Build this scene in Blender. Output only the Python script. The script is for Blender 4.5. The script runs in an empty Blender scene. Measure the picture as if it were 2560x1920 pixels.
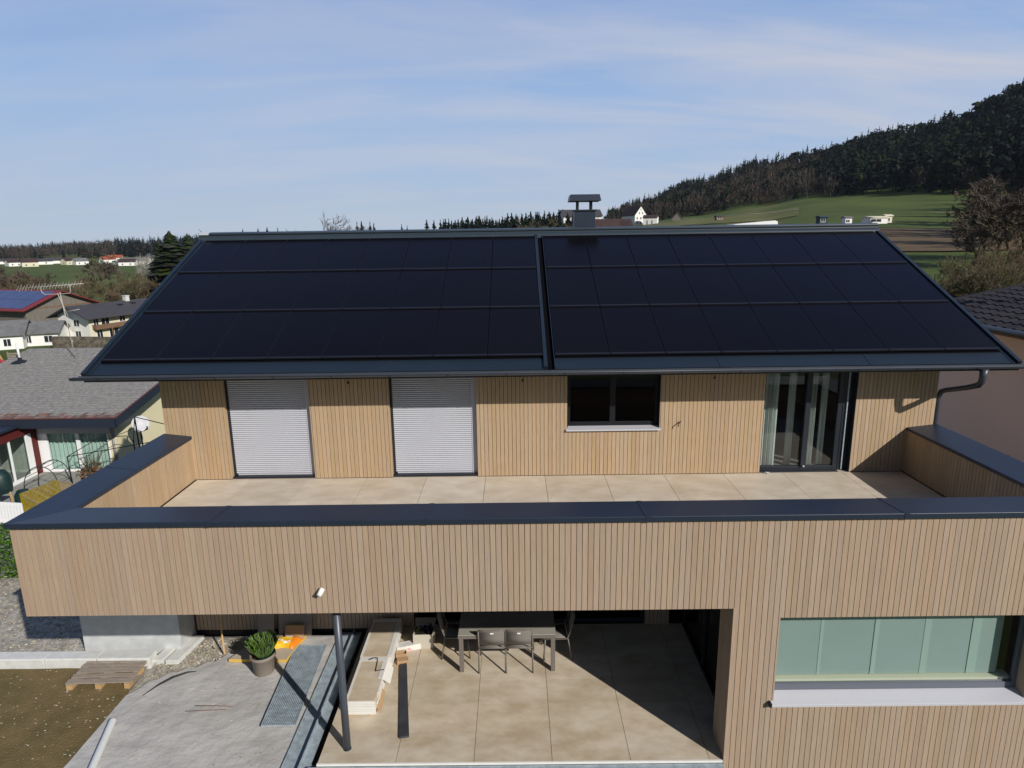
import bpy, bmesh, math, random
from mathutils import Vector, Matrix, noise
random.seed(7)
R = math.radians
PI = math.pi
scene = bpy.context.scene
COL = scene.collection

# ------------------------------------------------------------------ helpers
def link(o, parent=None):
    COL.objects.link(o)
    if parent is not None:
        o.parent = parent
        o.matrix_parent_inverse = Matrix.Translation(-Vector(parent.get('_w', parent.location)))
    return o

def tag(o, label=None, cat=None, group=None, kind=None):
    if label: o['label'] = label
    if cat: o['category'] = cat
    if group: o['group'] = group
    if kind: o['kind'] = kind
    return o

def thing(name, label, cat, loc=(0, 0, 0), group=None):
    o = bpy.data.objects.new(name, None)
    o.location = loc
    o.empty_display_size = 0.2
    COL.objects.link(o)
    return tag(o, label, cat, group)

class MB:
    """collects boxes, bars, tubes and polygons in world coordinates"""
    def __init__(s):
        s.v = []; s.f = []; s.m = []; s.sm = []
    def poly(s, pts, mi=0, smooth=False):
        b = len(s.v); s.v += [tuple(p) for p in pts]
        s.f.append(tuple(range(b, b + len(pts)))); s.m.append(mi); s.sm.append(smooth)
    def faces(s, verts, faces, mi=0, smooth=False):
        b = len(s.v); s.v += [tuple(p) for p in verts]
        for f in faces:
            s.f.append(tuple(b + i for i in f)); s.m.append(mi); s.sm.append(smooth)
    def box(s, x0, x1, y0, y1, z0, z1, mi=0, M=None, skip=''):
        vs = [(x0,y0,z0),(x1,y0,z0),(x1,y1,z0),(x0,y1,z0),(x0,y0,z1),(x1,y0,z1),(x1,y1,z1),(x0,y1,z1)]
        if M is not None: vs = [tuple(M @ Vector(p)) for p in vs]
        F = {'b':(3,2,1,0),'t':(4,5,6,7),'f':(0,1,5,4),'r':(1,2,6,5),'k':(2,3,7,6),'l':(3,0,4,7)}
        s.faces(vs, [f for k, f in F.items() if k not in skip], mi)
        return s
    def prism(s, prof, x0, x1, mi=0, axis='x'):
        """profile of (y,z) extruded along x (or (x,z) along y)"""
        n = len(prof)
        if axis == 'x':
            vs = [(x0, p[0], p[1]) for p in prof] + [(x1, p[0], p[1]) for p in prof]
        elif axis == 'y':
            vs = [(p[0], x0, p[1]) for p in prof] + [(p[0], x1, p[1]) for p in prof]
        else:
            vs = [(p[0], p[1], x0) for p in prof] + [(p[0], p[1], x1) for p in prof]
        fs = [tuple(range(n)), tuple(range(2*n-1, n-1, -1))]
        for i in range(n):
            j = (i + 1) % n
            fs.append((i, i + n, j + n, j))
        s.faces(vs, fs, mi)
        return s
    def tube(s, pts, rad, n=8, mi=0, smooth=True, caps=True):
        pts = [Vector(p) for p in pts]
        if not hasattr(rad, '__len__'): rad = [rad] * len(pts)
        rings = []; b = len(s.v)
        up = None
        for i, p in enumerate(pts):
            if i == 0: d = pts[1] - pts[0]
            elif i == len(pts) - 1: d = pts[-1] - pts[-2]
            else: d = (pts[i+1] - pts[i]).normalized() + (pts[i] - pts[i-1]).normalized()
            d.normalize()
            if up is None:
                up = Vector((0, 0, 1)) if abs(d.z) < .9 else Vector((1, 0, 0))
            a = d.cross(up)
            if a.length < 1e-4: a = d.cross(Vector((0.3, 1, 0.2)))
            a.normalize(); c = a.cross(d).normalized(); up = c
            for k in range(n):
                t = 2 * PI * k / n
                s.v.append(tuple(p + (a * math.cos(t) + c * math.sin(t)) * rad[i]))
        for i in range(len(pts) - 1):
            for k in range(n):
                k2 = (k + 1) % n
                s.f.append((b+i*n+k, b+i*n+k2, b+(i+1)*n+k2, b+(i+1)*n+k)); s.m.append(mi); s.sm.append(smooth)
        if caps:
            s.f.append(tuple(b + k for k in range(n - 1, -1, -1))); s.m.append(mi); s.sm.append(False)
            e = b + (len(pts) - 1) * n
            s.f.append(tuple(e + k for k in range(n))); s.m.append(mi); s.sm.append(False)
        return s
    def bar(s, a, b, w, h, mi=0):
        a = Vector(a); b = Vector(b); d = (b - a); L = d.length; d.normalize()
        up = Vector((0,0,1)) if abs(d.z) < .95 else Vector((0,1,0))
        sx = d.cross(up).normalized(); sz = sx.cross(d).normalized()
        M = Matrix((( sx.x, d.x, sz.x, a.x),(sx.y, d.y, sz.y, a.y),(sx.z, d.z, sz.z, a.z),(0,0,0,1)))
        return s.box(-w/2, w/2, 0, L, -h/2, h/2, mi, M)
    def lathe(s, prof, c=(0,0,0), n=24, mi=0, smooth=True):
        b = len(s.v); m = len(prof)
        for r, z in prof:
            for k in range(n):
                t = 2*PI*k/n
                s.v.append((c[0] + r*math.cos(t), c[1] + r*math.sin(t), c[2] + z))
        for i in range(m - 1):
            for k in range(n):
                k2 = (k+1) % n
                s.f.append((b+i*n+k, b+i*n+k2, b+(i+1)*n+k2, b+(i+1)*n+k)); s.m.append(mi); s.sm.append(smooth)
        return s
    def mesh(s, name, mats):
        me = bpy.data.meshes.new(name)
        me.from_pydata(s.v, [], s.f)
        if not isinstance(mats, (list, tuple)): mats = [mats]
        for m in mats: me.materials.append(m)
        me.polygons.foreach_set('material_index', s.m)
        me.polygons.foreach_set('use_smooth', s.sm)
        me.update()
        return me
    def build(s, name, mats, parent=None, bevel=0, seg=2):
        o = bpy.data.objects.new(name, s.mesh(name, mats))
        link(o, parent)
        if bevel:
            md = o.modifiers.new('bevel', 'BEVEL'); md.width = bevel; md.segments = seg
            md.limit_method = 'ANGLE'; md.angle_limit = R(40)
        return o

def one(name, mats, fn, parent=None, bevel=0, **kw):
    m = MB(); fn(m); o = m.build(name, mats, parent, bevel)
    if kw: tag(o, **kw)
    return o

def kids(o): return list(o.children)
def copy_tree(o, parent=None):
    c = o.copy(); COL.objects.link(c)
    if parent is not None:
        c.parent = parent
        c.matrix_parent_inverse = o.matrix_parent_inverse.copy()
    for ch in kids(o): copy_tree(ch, c)
    return c

# ------------------------------------------------------------------ materials
def mat(name, col=(.5,.5,.5), rough=.6, spec=.5, metal=0, var=0, vscale=6, island=0, col2=None, bump=0, bscale=40,
        stretch=(1,1,1), detail=5, spots=None, coat=0):
    m = bpy.data.materials.new(name); m.use_nodes = True
    nt = m.node_tree; N = nt.nodes; L = nt.links
    b = N['Principled BSDF']
    b.inputs['Roughness'].default_value = rough
    b.inputs['Specular IOR Level'].default_value = spec
    b.inputs['Metallic'].default_value = metal
    if coat: b.inputs['Coat Weight'].default_value = coat
    b.inputs['Base Color'].default_value = (*col, 1)
    tc = N.new('ShaderNodeTexCoord'); mp = N.new('ShaderNodeMapping')
    mp.inputs['Scale'].default_value = stretch
    L.new(tc.outputs['Object'], mp.inputs['Vector'])
    cur = None
    c2 = col2 if col2 else tuple(c * (1 - var) for c in col)
    if var or col2:
        nz = N.new('ShaderNodeTexNoise'); nz.inputs['Scale'].default_value = vscale; nz.inputs['Detail'].default_value = detail
        nz.inputs['Roughness'].default_value = .6
        L.new(mp.outputs['Vector'], nz.inputs['Vector'])
        rp = N.new('ShaderNodeValToRGB')
        rp.color_ramp.elements[0].position = .34; rp.color_ramp.elements[1].position = .66
        rp.color_ramp.elements[0].color = (*c2, 1); rp.color_ramp.elements[1].color = (*col, 1)
        L.new(nz.outputs['Fac'], rp.inputs['Fac']); cur = rp.outputs['Color']
    if island:
        g = N.new('ShaderNodeNewGeometry')
        hs = N.new('ShaderNodeHueSaturation')
        mr = N.new('ShaderNodeMapRange'); mr.inputs['To Min'].default_value = 1 - island; mr.inputs['To Max'].default_value = 1 + island
        L.new(g.outputs['Random Per Island'], mr.inputs['Value'])
        L.new(mr.outputs['Result'], hs.inputs['Value'])
        # a second, decorrelated value shifts saturation
        mm = N.new('ShaderNodeMath'); mm.operation = 'MULTIPLY'; mm.inputs[1].default_value = 37.7
        fr = N.new('ShaderNodeMath'); fr.operation = 'FRACT'
        m2 = N.new('ShaderNodeMapRange'); m2.inputs['To Min'].default_value = 1 - island*1.6; m2.inputs['To Max'].default_value = 1 + island*1.3
        L.new(g.outputs['Random Per Island'], mm.inputs[0]); L.new(mm.outputs[0], fr.inputs[0]); L.new(fr.outputs[0], m2.inputs['Value'])
        L.new(m2.outputs['Result'], hs.inputs['Saturation'])
        m3 = N.new('ShaderNodeMapRange'); m3.inputs['To Min'].default_value = .5 - island*.06; m3.inputs['To Max'].default_value = .5 + island*.06
        f3 = N.new('ShaderNodeMath'); f3.operation = 'MULTIPLY'; f3.inputs[1].default_value = 91.3
        g3 = N.new('ShaderNodeMath'); g3.operation = 'FRACT'
        L.new(g.outputs['Random Per Island'], f3.inputs[0]); L.new(f3.outputs[0], g3.inputs[0]); L.new(g3.outputs[0], m3.inputs['Value']); L.new(m3.outputs['Result'], hs.inputs['Hue'])
        if cur: L.new(cur, hs.inputs['Color'])
        else: hs.inputs['Color'].default_value = (*col, 1)
        cur = hs.outputs['Color']
    if spots:
        sc, thr, scol = spots
        vo = N.new('ShaderNodeTexNoise'); vo.inputs['Scale'].default_value = sc; vo.inputs['Detail'].default_value = 2
        L.new(tc.outputs['Object'], vo.inputs['Vector'])
        r2 = N.new('ShaderNodeValToRGB'); r2.color_ramp.elements[0].position = thr; r2.color_ramp.elements[1].position = thr + .05
        L.new(vo.outputs['Fac'], r2.inputs['Fac'])
        mx = N.new('ShaderNodeMixRGB'); L.new(r2.outputs['Color'], mx.inputs['Fac'])
        if cur: L.new(cur, mx.inputs['Color1'])
        else: mx.inputs['Color1'].default_value = (*col, 1)
        mx.inputs['Color2'].default_value = (*scol, 1); cur = mx.outputs['Color']
    if cur: L.new(cur, b.inputs['Base Color'])
    if bump:
        nb = N.new('ShaderNodeTexNoise'); nb.inputs['Scale'].default_value = bscale; nb.inputs['Detail'].default_value = 4
        L.new(mp.outputs['Vector'], nb.inputs['Vector'])
        bp = N.new('ShaderNodeBump'); bp.inputs['Strength'].default_value = 1; bp.inputs['Distance'].default_value = bump
        L.new(nb.outputs['Fac'], bp.inputs['Height']); L.new(bp.outputs['Normal'], b.inputs['Normal'])
    return m

def glass_mat(name, tint=(1,1,1), refl=1.0, rough=0.0, body=0.0, bodycol=(.1,.1,.1)):
    """window pane: see-through with a mirror share that grows at grazing angles"""
    m = bpy.data.materials.new(name); m.use_nodes = True
    nt = m.node_tree; N = nt.nodes; L = nt.links
    for n in list(N):
        if n.type != 'OUTPUT_MATERIAL': N.remove(n)
    out = [n for n in N if n.type == 'OUTPUT_MATERIAL'][0]
    tr = N.new('ShaderNodeBsdfTransparent'); tr.inputs['Color'].default_value = (*tint, 1)
    gl = N.new('ShaderNodeBsdfGlossy'); gl.inputs['Roughness'].default_value = rough
    fr = N.new('ShaderNodeLayerWeight'); fr.inputs['Blend'].default_value = .5
    pw = N.new('ShaderNodeMath'); pw.operation = 'POWER'; pw.inputs[1].default_value = 4
    L.new(fr.outputs['Facing'], pw.inputs[0])
    mu = N.new('ShaderNodeMapRange'); mu.inputs['To Min'].default_value = .085*refl; mu.inputs['To Max'].default_value = .95*refl
    L.new(pw.outputs[0], mu.inputs['Value'])
    mx = N.new('ShaderNodeMixShader'); L.new(mu.outputs[0], mx.inputs['Fac'])
    L.new(tr.outputs[0], mx.inputs[1]); L.new(gl.outputs[0], mx.inputs[2])
    cur = mx
    if body:
        df = N.new('ShaderNodeBsdfDiffuse'); df.inputs['Color'].default_value = (*bodycol, 1)
        m2 = N.new('ShaderNodeMixShader'); m2.inputs['Fac'].default_value = body
        L.new(mx.outputs[0], m2.inputs[1]); L.new(df.outputs[0], m2.inputs[2]); cur = m2
    L.new(cur.outputs[0], out.inputs['Surface'])
    return m

WOOD = mat('larch_boards', (.388,.288,.212), .75, .25, island=.055, col2=(.328,.240,.173), vscale=3, stretch=(30,30,1.2), bump=.0012, bscale=8)
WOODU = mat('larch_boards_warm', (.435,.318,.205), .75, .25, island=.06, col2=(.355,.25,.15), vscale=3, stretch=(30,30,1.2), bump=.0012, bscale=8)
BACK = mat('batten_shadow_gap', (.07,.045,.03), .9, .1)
METAL = mat('anthracite_sheet', (.017,.026,.045), .42, .4, var=.12, vscale=1.5, bump=.0012, bscale=1.3)
METALD = mat('anthracite_frame', (.014,.018,.026), .45, .4)
METALR = mat('anthracite_roof_sheet', (.0105,.018,.027), .42, .3, var=.12, vscale=1.5, bump=.0012, bscale=1.3)
GUTM = mat('gutter_metal', (.05,.058,.075), .38, .5, var=.15, vscale=3)
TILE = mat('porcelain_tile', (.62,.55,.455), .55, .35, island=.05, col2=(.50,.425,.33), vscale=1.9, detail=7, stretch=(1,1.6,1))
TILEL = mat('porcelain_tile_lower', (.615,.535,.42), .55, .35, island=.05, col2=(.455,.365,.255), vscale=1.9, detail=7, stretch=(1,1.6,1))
ALU = mat('shutter_aluminium', (.47,.48,.525), .42, .5, var=.04, vscale=2)
SILLM = mat('sill_aluminium', (.50,.50,.54), .35, .5)
PVG = mat('pv_glass', (.0046,.0042,.0056), .2, .06, island=.3, var=.2, vscale=.7)
PVF = mat('pv_frame', (.010,.0105,.014), .45, .3)
CONC = mat('concrete_light', (.55,.56,.56), .9, .2, var=.18, vscale=5, bump=.002, bscale=60)
STONE = mat('kerb_concrete', (.62,.62,.59), .9, .2, var=.14, vscale=7, bump=.002, bscale=80)
GALV = mat('galvanised_steel', (.36,.43,.48), .45, .5, metal=0, var=.35, vscale=9)
STEELP = mat('blue_grey_paint', (.055,.065,.085), .38, .5)
SAND = mat('crushed_sand', (.50,.485,.465), .95, .15, col2=(.39,.375,.36), vscale=1.6, detail=10, bump=.03, bscale=4, spots=(55,.68,(.40,.38,.365)))
GRAVEL = mat('gravel', (.44,.41,.355), .95, .15, col2=(.21,.19,.155), vscale=9, detail=10, bump=.012, bscale=18)
EARTH = mat('bare_earth', (.19,.135,.065), .95, .1, col2=(.125,.098,.042), vscale=2.5, detail=8, bump=.015, bscale=30, spots=(38,.685,(.34,.28,.17)))
BLACK = mat('black_plastic', (.012,.012,.014), .5, .4)
WHITEP = mat('white_plaster', (.78,.77,.73), .9, .2, var=.05, vscale=1)
PVC = mat('pvc_pipe', (.66,.68,.68), .45, .4, var=.06, vscale=4)
OLDWOOD = mat('weathered_pallet_wood', (.33,.285,.235), .9, .15, island=.14, var=.3, vscale=3, stretch=(2,22,22))
PALEWOOD = mat('pale_timber', (.50,.34,.17), .8, .2, island=.08, var=.2, vscale=5)
CARD = mat('cardboard', (.42,.27,.15), .85, .15, var=.08, vscale=5)
WCARD = mat('white_cardboard', (.70,.68,.63), .8, .2, var=.06, vscale=8, island=.04)
TAUPE = mat('taupe_paint', (.145,.125,.108), .45, .4)
TEXT = mat('taupe_mesh_fabric', (.205,.19,.172), .8, .2, var=.2, vscale=150)
TTOP = mat('table_ceramic_top', (.33,.31,.265), .4, .4, var=.06, vscale=4)
TERRA = mat('taupe_pot', (.235,.20,.165), .7, .3, var=.08, vscale=6)
POTIN = mat('green_nursery_pot', (.015,.06,.045), .5, .4)
SOIL = mat('potting_soil', (.03,.022,.015), .95, .1)
HEATH = mat('heather_green', (.13,.21,.045), .7, .2, island=.35, col2=(.075,.14,.03), vscale=20)
CURT = mat('sheer_curtain', (.70,.72,.69), .9, .1, var=.05, vscale=10)
ROOM = mat('room_plaster', (.30,.29,.28), .9, .1)
GLASS = glass_mat('window_pane', (.80,.88,.85), .9)
GLASSM = glass_mat('balcony_door_pane', (.66,.71,.69), 1.0)
GLASSD = glass_mat('dark_window_pane', (.22,.25,.26), .55)
GLASSG = glass_mat('green_window_pane', (.83,.895,.875), .9)
# background
YELLOW = mat('cream_render', (.66,.60,.39), .9, .2, var=.05, vscale=2)
REDW = mat('oxblood_timber', (.105,.016,.014), .6, .3, var=.2, vscale=6)
NAVY = mat('dark_blue_fascia', (.017,.024,.04), .5, .4)
WFRAME = mat('white_frame', (.78,.78,.78), .4, .4)
DECK = mat('grey_deck_boards', (.30,.30,.275), .85, .2, island=.08, var=.15, vscale=4)
DGREEN = mat('dark_green_cover', (.008,.03,.03), .5, .4, var=.3, vscale=6)
HEDGEM = mat('hedge_leaves', (.065,.135,.025), .6, .25, island=.45, col2=(.04,.085,.016), vscale=8)
LATT = mat('lattice_timber', (.36,.27,.13), .85, .2, var=.2, vscale=8)
YELL = mat('yellow_green_trellis', (.25,.19,.045), .8, .2, island=.2, var=.25, vscale=10)
WTWIG = mat('bark_brown', (.105,.082,.062), .95, .1, island=.25, var=.3, vscale=2)
WTWIG2 = mat('bark_olive', (.135,.12,.065), .95, .1, island=.25, var=.3, vscale=2)
WTWIG3 = mat('bark_reddish', (.145,.105,.065), .95, .1, island=.25, var=.3, vscale=2)
BIRCH = mat('birch_bark', (.40,.38,.32), .9, .15, var=.35, vscale=3)
SPRUCE = mat('spruce_needles', (.0085,.016,.0095), .8, .1, island=.5, col2=(.005,.010,.0065), vscale=.6)
SPRUCEL = mat('pine_needles_olive', (.022,.030,.010), .8, .1, island=.5, col2=(.011,.017,.007), vscale=.6)
GARDENP = mat('garden_pine_needles', (.034,.045,.016), .8, .1, island=.45, col2=(.018,.027,.012), vscale=.6)
DECID = mat('bare_wood_mass', (.062,.046,.033), .95, .1, island=.4, var=.3, vscale=.4)
DECID2 = mat('bare_wood_mass_grey', (.062,.055,.042), .95, .1, island=.4, var=.3, vscale=.4)
STEELD = mat('dark_steel_tube', (.025,.027,.03), .45, .4)
BARNW = mat('weathered_barn_boards', (.20,.18,.155), .9, .15, col2=(.12,.105,.09), vscale=2, stretch=(3,3,.15))
BARNR = mat('red_roof_edge', (.19,.028,.03), .6, .3)
BARNPV = mat('blue_solar_field', (.045,.06,.15), .3, .5, var=.25, vscale=.4)
ROOFG = mat('grey_fibre_roof', (.17,.17,.17), .85, .2, var=.3, vscale=.8)
ROOFD = mat('dark_brown_roof', (.06,.055,.06), .7, .3, var=.2, vscale=.8)
ROOFR = mat('red_tile_roof', (.34,.085,.04), .8, .2, var=.25, vscale=.5)
ROOFB = mat('brown_tile_roof', (.06,.036,.032), .8, .2, var=.25, vscale=.5)
DARKW = mat('dark_window', (.02,.022,.025), .2, .5)
BALC = mat('brown_balcony_timber', (.20,.12,.075), .8, .2, var=.25, vscale=1)
CREAMH = mat('cream_house_render', (.62,.57,.43), .9, .2)
MAUVE = mat('grey_mauve_render', (.70,.645,.70), .9, .15, var=.04, vscale=.6)
RTILE = mat('anthracite_roof_tile', (.030,.028,.032), .8, .12, island=.2)
RUBBLE = mat('rubble_stone', (.20,.17,.13), .95, .1, col2=(.07,.06,.05), vscale=1.6, detail=3)
ORANGEB = mat('orange_bag_film', (.75,.22,.015), .35, .5)
YELLB = mat('yellow_bag_film', (.80,.45,.02), .35, .5)
INSUL = mat('beige_insulation_board', (.47,.40,.31), .85, .2, var=.06, vscale=5)
INSY = mat('yellow_board_edge', (.62,.40,.08), .85, .2)
SHEETG = mat('grey_brown_panel', (.28,.24,.21), .8, .2, var=.06, vscale=4)
REDL = mat('pink_red_print', (.62,.05,.09), .7, .2)
PRINTG = mat('grey_print', (.30,.30,.32), .8, .2)
SLATE = mat('slate_plank', (.055,.058,.065), .6, .35, col2=(.035,.038,.046), vscale=5, detail=6)
WIREM = mat('wire_dark', (.05,.045,.04), .5, .4)
ROOFOLD = mat('old_fibre_cement_roof', (.30,.285,.265), .9, .2, col2=(.19,.18,.168), vscale=7, detail=10, island=.06, bump=.02, bscale=9)
LICHEN = mat('eave_tile_red', (.23,.15,.13), .9, .2, island=.35, col2=(.12,.085,.075), vscale=8)

# ------------------------------------------------------------------ camera
CAM = Vector((6.813, -12.082, 4.592)); FPX = 1402.881
pit, rol, yaw = R(12.7466656), R(0.8122954), R(-0.31758346)
def unyaw(v):
    cy, sy = math.cos(yaw), math.sin(yaw)
    return Vector((v[0]*cy + v[1]*sy, -v[0]*sy + v[1]*cy, v[2]))
r0 = Vector((1, 0, 0)); up0 = Vector((0, math.sin(pit), math.cos(pit))); f0 = Vector((0, math.cos(pit), -math.sin(pit)))
cr, sr = math.cos(rol), math.sin(rol)
rx = unyaw(cr*r0 - sr*up0); ux_ = unyaw(sr*r0 + cr*up0); fx = unyaw(f0)
cd = bpy.data.cameras.new('camera'); cam = bpy.data.objects.new('camera', cd); COL.objects.link(cam)
cam.matrix_world = Matrix(((rx.x, ux_.x, -fx.x, CAM.x), (rx.y, ux_.y, -fx.y, CAM.y), (rx.z, ux_.z, -fx.z, CAM.z), (0, 0, 0, 1)))
cd.sensor_width = 36; cd.lens = FPX / 2212 * 36; cd.clip_end = 20000; cd.clip_start = .1
scene.camera = cam
def bearing(u, v=500):
    """horizontal direction and slope of a sight line, used to survey the far landscape"""
    d = fx + rx*((u - 1106)/FPX) - ux_*((v - 829.5)/FPX)
    h = math.hypot(d.x, d.y)
    return d.x/h, d.y/h, d.z/h

# ------------------------------------------------------------------ sun and sky
SUN = Vector((-.872, 1.0, -.775)).normalized()
ld = bpy.data.lights.new('sun', 'SUN'); ld.energy = 4.7; ld.angle = R(.55); ld.color = (1, .955, .89)
so = bpy.data.objects.new('sun', ld); COL.objects.link(so)
so.rotation_euler = SUN.to_track_quat('-Z', 'Y').to_euler()
so.location = (30, -40, 40)
w = bpy.data.worlds.new('World'); scene.world = w; w.use_nodes = True
nt = w.node_tree; N = nt.nodes; L = nt.links
bg = N['Background']
sky = N.new('ShaderNodeTexSky'); sky.sky_type = 'NISHITA'; sky.sun_disc = False
sky.sun_elevation = math.asin(-SUN.z); sky.sun_rotation = math.atan2(-SUN.x, -SUN.y)
sky.altitude = 400; sky.air_density = 1.0; sky.dust_density = .5; sky.ozone_density = 1.5
tc = N.new('ShaderNodeTexCoord')
# thin streaky cirrus: noise on the view direction projected to a high layer
sep = N.new('ShaderNodeSeparateXYZ'); L.new(tc.outputs['Generated'], sep.inputs[0])
zz = N.new('ShaderNodeMath'); zz.operation = 'ADD'; zz.inputs[1].default_value = .18; L.new(sep.outputs['Z'], zz.inputs[0])
dx = N.new('ShaderNodeMath'); dx.operation = 'DIVIDE'; L.new(sep.outputs['X'], dx.inputs[0]); L.new(zz.outputs[0], dx.inputs[1])
dy = N.new('ShaderNodeMath'); dy.operation = 'DIVIDE'; L.new(sep.outputs['Y'], dy.inputs[0]); L.new(zz.outputs[0], dy.inputs[1])
cb = N.new('ShaderNodeCombineXYZ'); L.new(dx.outputs[0], cb.inputs[0]); L.new(dy.outputs[0], cb.inputs[1])
mp = N.new('ShaderNodeMapping'); mp.inputs['Rotation'].default_value = (0, 0, R(-28)); mp.inputs['Scale'].default_value = (.55, 1.9, 1)
L.new(cb.outputs[0], mp.inputs['Vector'])
n1 = N.new('ShaderNodeTexNoise'); n1.inputs['Scale'].default_value = 1.3; n1.inputs['Detail'].default_value = 9; n1.inputs['Roughness'].default_value = .55; n1.inputs['Distortion'].default_value = .5
L.new(mp.outputs['Vector'], n1.inputs['Vector'])
rp = N.new('ShaderNodeValToRGB'); rp.color_ramp.elements[0].position = .38; rp.color_ramp.elements[1].position = .66
rp.color_ramp.elements[0].color = (.0, .0, .0, 1); rp.color_ramp.elements[1].color = (1, 1, 1, 1)
L.new(n1.outputs['Fac'], rp.inputs['Fac'])
def rgb(node_in, c): node_in.default_value = (*c, 1)
# northern sky: blue thinning to pale at the horizon, veiled by the streaks
hz = N.new('ShaderNodeMapRange'); hz.inputs['From Min'].default_value = 0.0; hz.inputs['From Max'].default_value = .52; L.new(sep.outputs['Z'], hz.inputs['Value'])
blue = N.new('ShaderNodeValToRGB'); L.new(hz.outputs['Result'], blue.inputs['Fac'])
blue.color_ramp.elements[0].color = (.50, .61, .74, 1); blue.color_ramp.elements[1].color = (.12, .24, .60, 1)
e_ = blue.color_ramp.elements.new(.36); e_.color = (.34, .495, .77, 1)
veil = N.new('ShaderNodeMixRGB'); L.new(rp.outputs['Color'], veil.inputs['Fac']); L.new(blue.outputs['Color'], veil.inputs['Color1']); rgb(veil.inputs['Color2'], (.58, .61, .715))
xb_ = N.new('ShaderNodeMapRange'); xb_.inputs['From Min'].default_value = -.5; xb_.inputs['From Max'].default_value = .55; xb_.inputs['To Min'].default_value = .35; xb_.inputs['To Max'].default_value = 1.0; L.new(sep.outputs['X'], xb_.inputs['Value'])
vk = N.new('ShaderNodeMath'); vk.operation = 'MULTIPLY'; L.new(xb_.outputs['Result'], vk.inputs[1]); L.new(rp.outputs['Color'], vk.inputs[0]); L.new(vk.outputs[0], veil.inputs['Fac'])
sc_ = N.new('ShaderNodeVectorMath'); sc_.operation = 'SCALE'; sc_.inputs['Scale'].default_value = 1/.06; L.new(veil.outputs['Color'], sc_.inputs[0])
nb_ = N.new('ShaderNodeMapRange'); nb_.interpolation_type = 'SMOOTHSTEP'
nb_.inputs['From Min'].default_value = -.35; nb_.inputs['From Max'].default_value = .45; nb_.inputs['To Min'].default_value = .0; nb_.inputs['To Max'].default_value = .93
L.new(sep.outputs['Y'], nb_.inputs['Value'])
mx = N.new('ShaderNodeMixRGB'); L.new(nb_.outputs['Result'], mx.inputs['Fac'])
L.new(sky.outputs['Color'], mx.inputs['Color1']); L.new(sc_.outputs[0], mx.inputs['Color2'])
L.new(mx.outputs['Color'], bg.inputs['Color'])
bg.inputs['Strength'].default_value = .06
vs = scene.view_settings; vs.view_transform = 'Standard'; vs.look = 'None'; vs.exposure = 0; vs.gamma = 1
scene.cycles.max_bounces = 6; scene.cycles.transparent_max_bounces = 12
scene.cycles.sample_clamp_indirect = 6

# ------------------------------------------------------------------ terrain
NEAR = [(0, -3.12), (18.4, -3.12)]
PROF = {
 -180: NEAR + [(30,-5),(3000,-14)],
 -62: NEAR + [(25,-5.45),(45,-5.6),(90,-11),(125,-14.5),(850,-15),(1050,-14),(1400,-10),(1900,-11),(3000,-14)],
 -37: NEAR + [(25,-5.45),(45,-5.6),(90,-11),(125,-14.5),(850,-15),(1050,-14),(1400,-9),(1900,-10),(3000,-14)],
 -31: NEAR + [(25,-5.45),(45,-5.6),(90,-11),(125,-14.5),(850,-15),(950,-11),(1150,-1),(1500,-3),(3000,-14)],
 -25: NEAR + [(25,-5.3),(45,-5.6),(90,-11),(125,-14.5),(850,-15),(930,-8),(1080,1),(1500,-3),(3000,-14)],
 -19: NEAR + [(25,-4.6),(45,-5.6),(90,-11),(125,-13),(700,-15),(900,-13),(1200,-9),(3000,-14)],
 -12: NEAR + [(32,-3.3),(60,-7),(120,-11),(300,-12),(3000,-14)],
 -6:  NEAR + [(32,-3.1),(100,-6),(290,-5),(500,-8),(3000,-12)],
 0:   NEAR + [(32,-3.1),(100,-4.5),(290,-4),(500,-3),(3000,-10)],
 5:   NEAR + [(32,-3.1),(100,-3.5),(290,-2),(500,2),(1000,14),(3000,5)],
 8:   NEAR + [(32,-3.1),(100,-3),(290,4),(430,9),(600,12),(1000,28),(3000,10)],
 10.5:NEAR + [(32,-3.1),(100,-3),(290,6),(430,11.5),(520,15),(1000,40),(1600,20),(3000,10)],
 15:  NEAR + [(32,-3.1),(100,-2.5),(290,8),(480,17),(950,63),(1500,35),(3000,10)],
 20:  NEAR + [(32,-3.1),(100,-2.5),(290,8.5),(470,22.5),(850,77),(1400,50),(3000,20)],
 24:  NEAR + [(32,-3.1),(90,-2.5),(240,6),(440,24.5),(780,75),(1300,60),(3000,20)],
 28:  NEAR + [(32,-3.1),(85,-2.6),(240,6),(420,24),(700,76),(1200,65),(3000,20)],
 33:  NEAR + [(32,-3.1),(80,-2.8),(240,5.6),(390,21.5),(640,79),(1100,70),(3000,20)],
 37:  NEAR + [(32,-3.1),(75,-3.0),(240,5.8),(380,20),(600,92),(1000,85),(3000,20)],
 44:  NEAR + [(32,-3.1),(75,-3.0),(240,7),(360,21),(580,104),(1000,100),(3000,20)],
 60:  NEAR + [(32,-3.1),(75,-3.0),(240,7),(360,25),(580,110),(1000,100),(3000,20)],
 90:  NEAR + [(60,-3.1),(300,0),(3000,0)],
 180: NEAR + [(30,-3.2),(3000,-8)],
}
AZ = sorted(PROF)
def prof(p, r):
    for i in range(len(p) - 1):
        if r <= p[i+1][0]:
            a, b = p[i], p[i+1]
            t = (r - a[0]) / (b[0] - a[0])
            return a[1] + (b[1] - a[1]) * t
    return p[-1][1]
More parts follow.
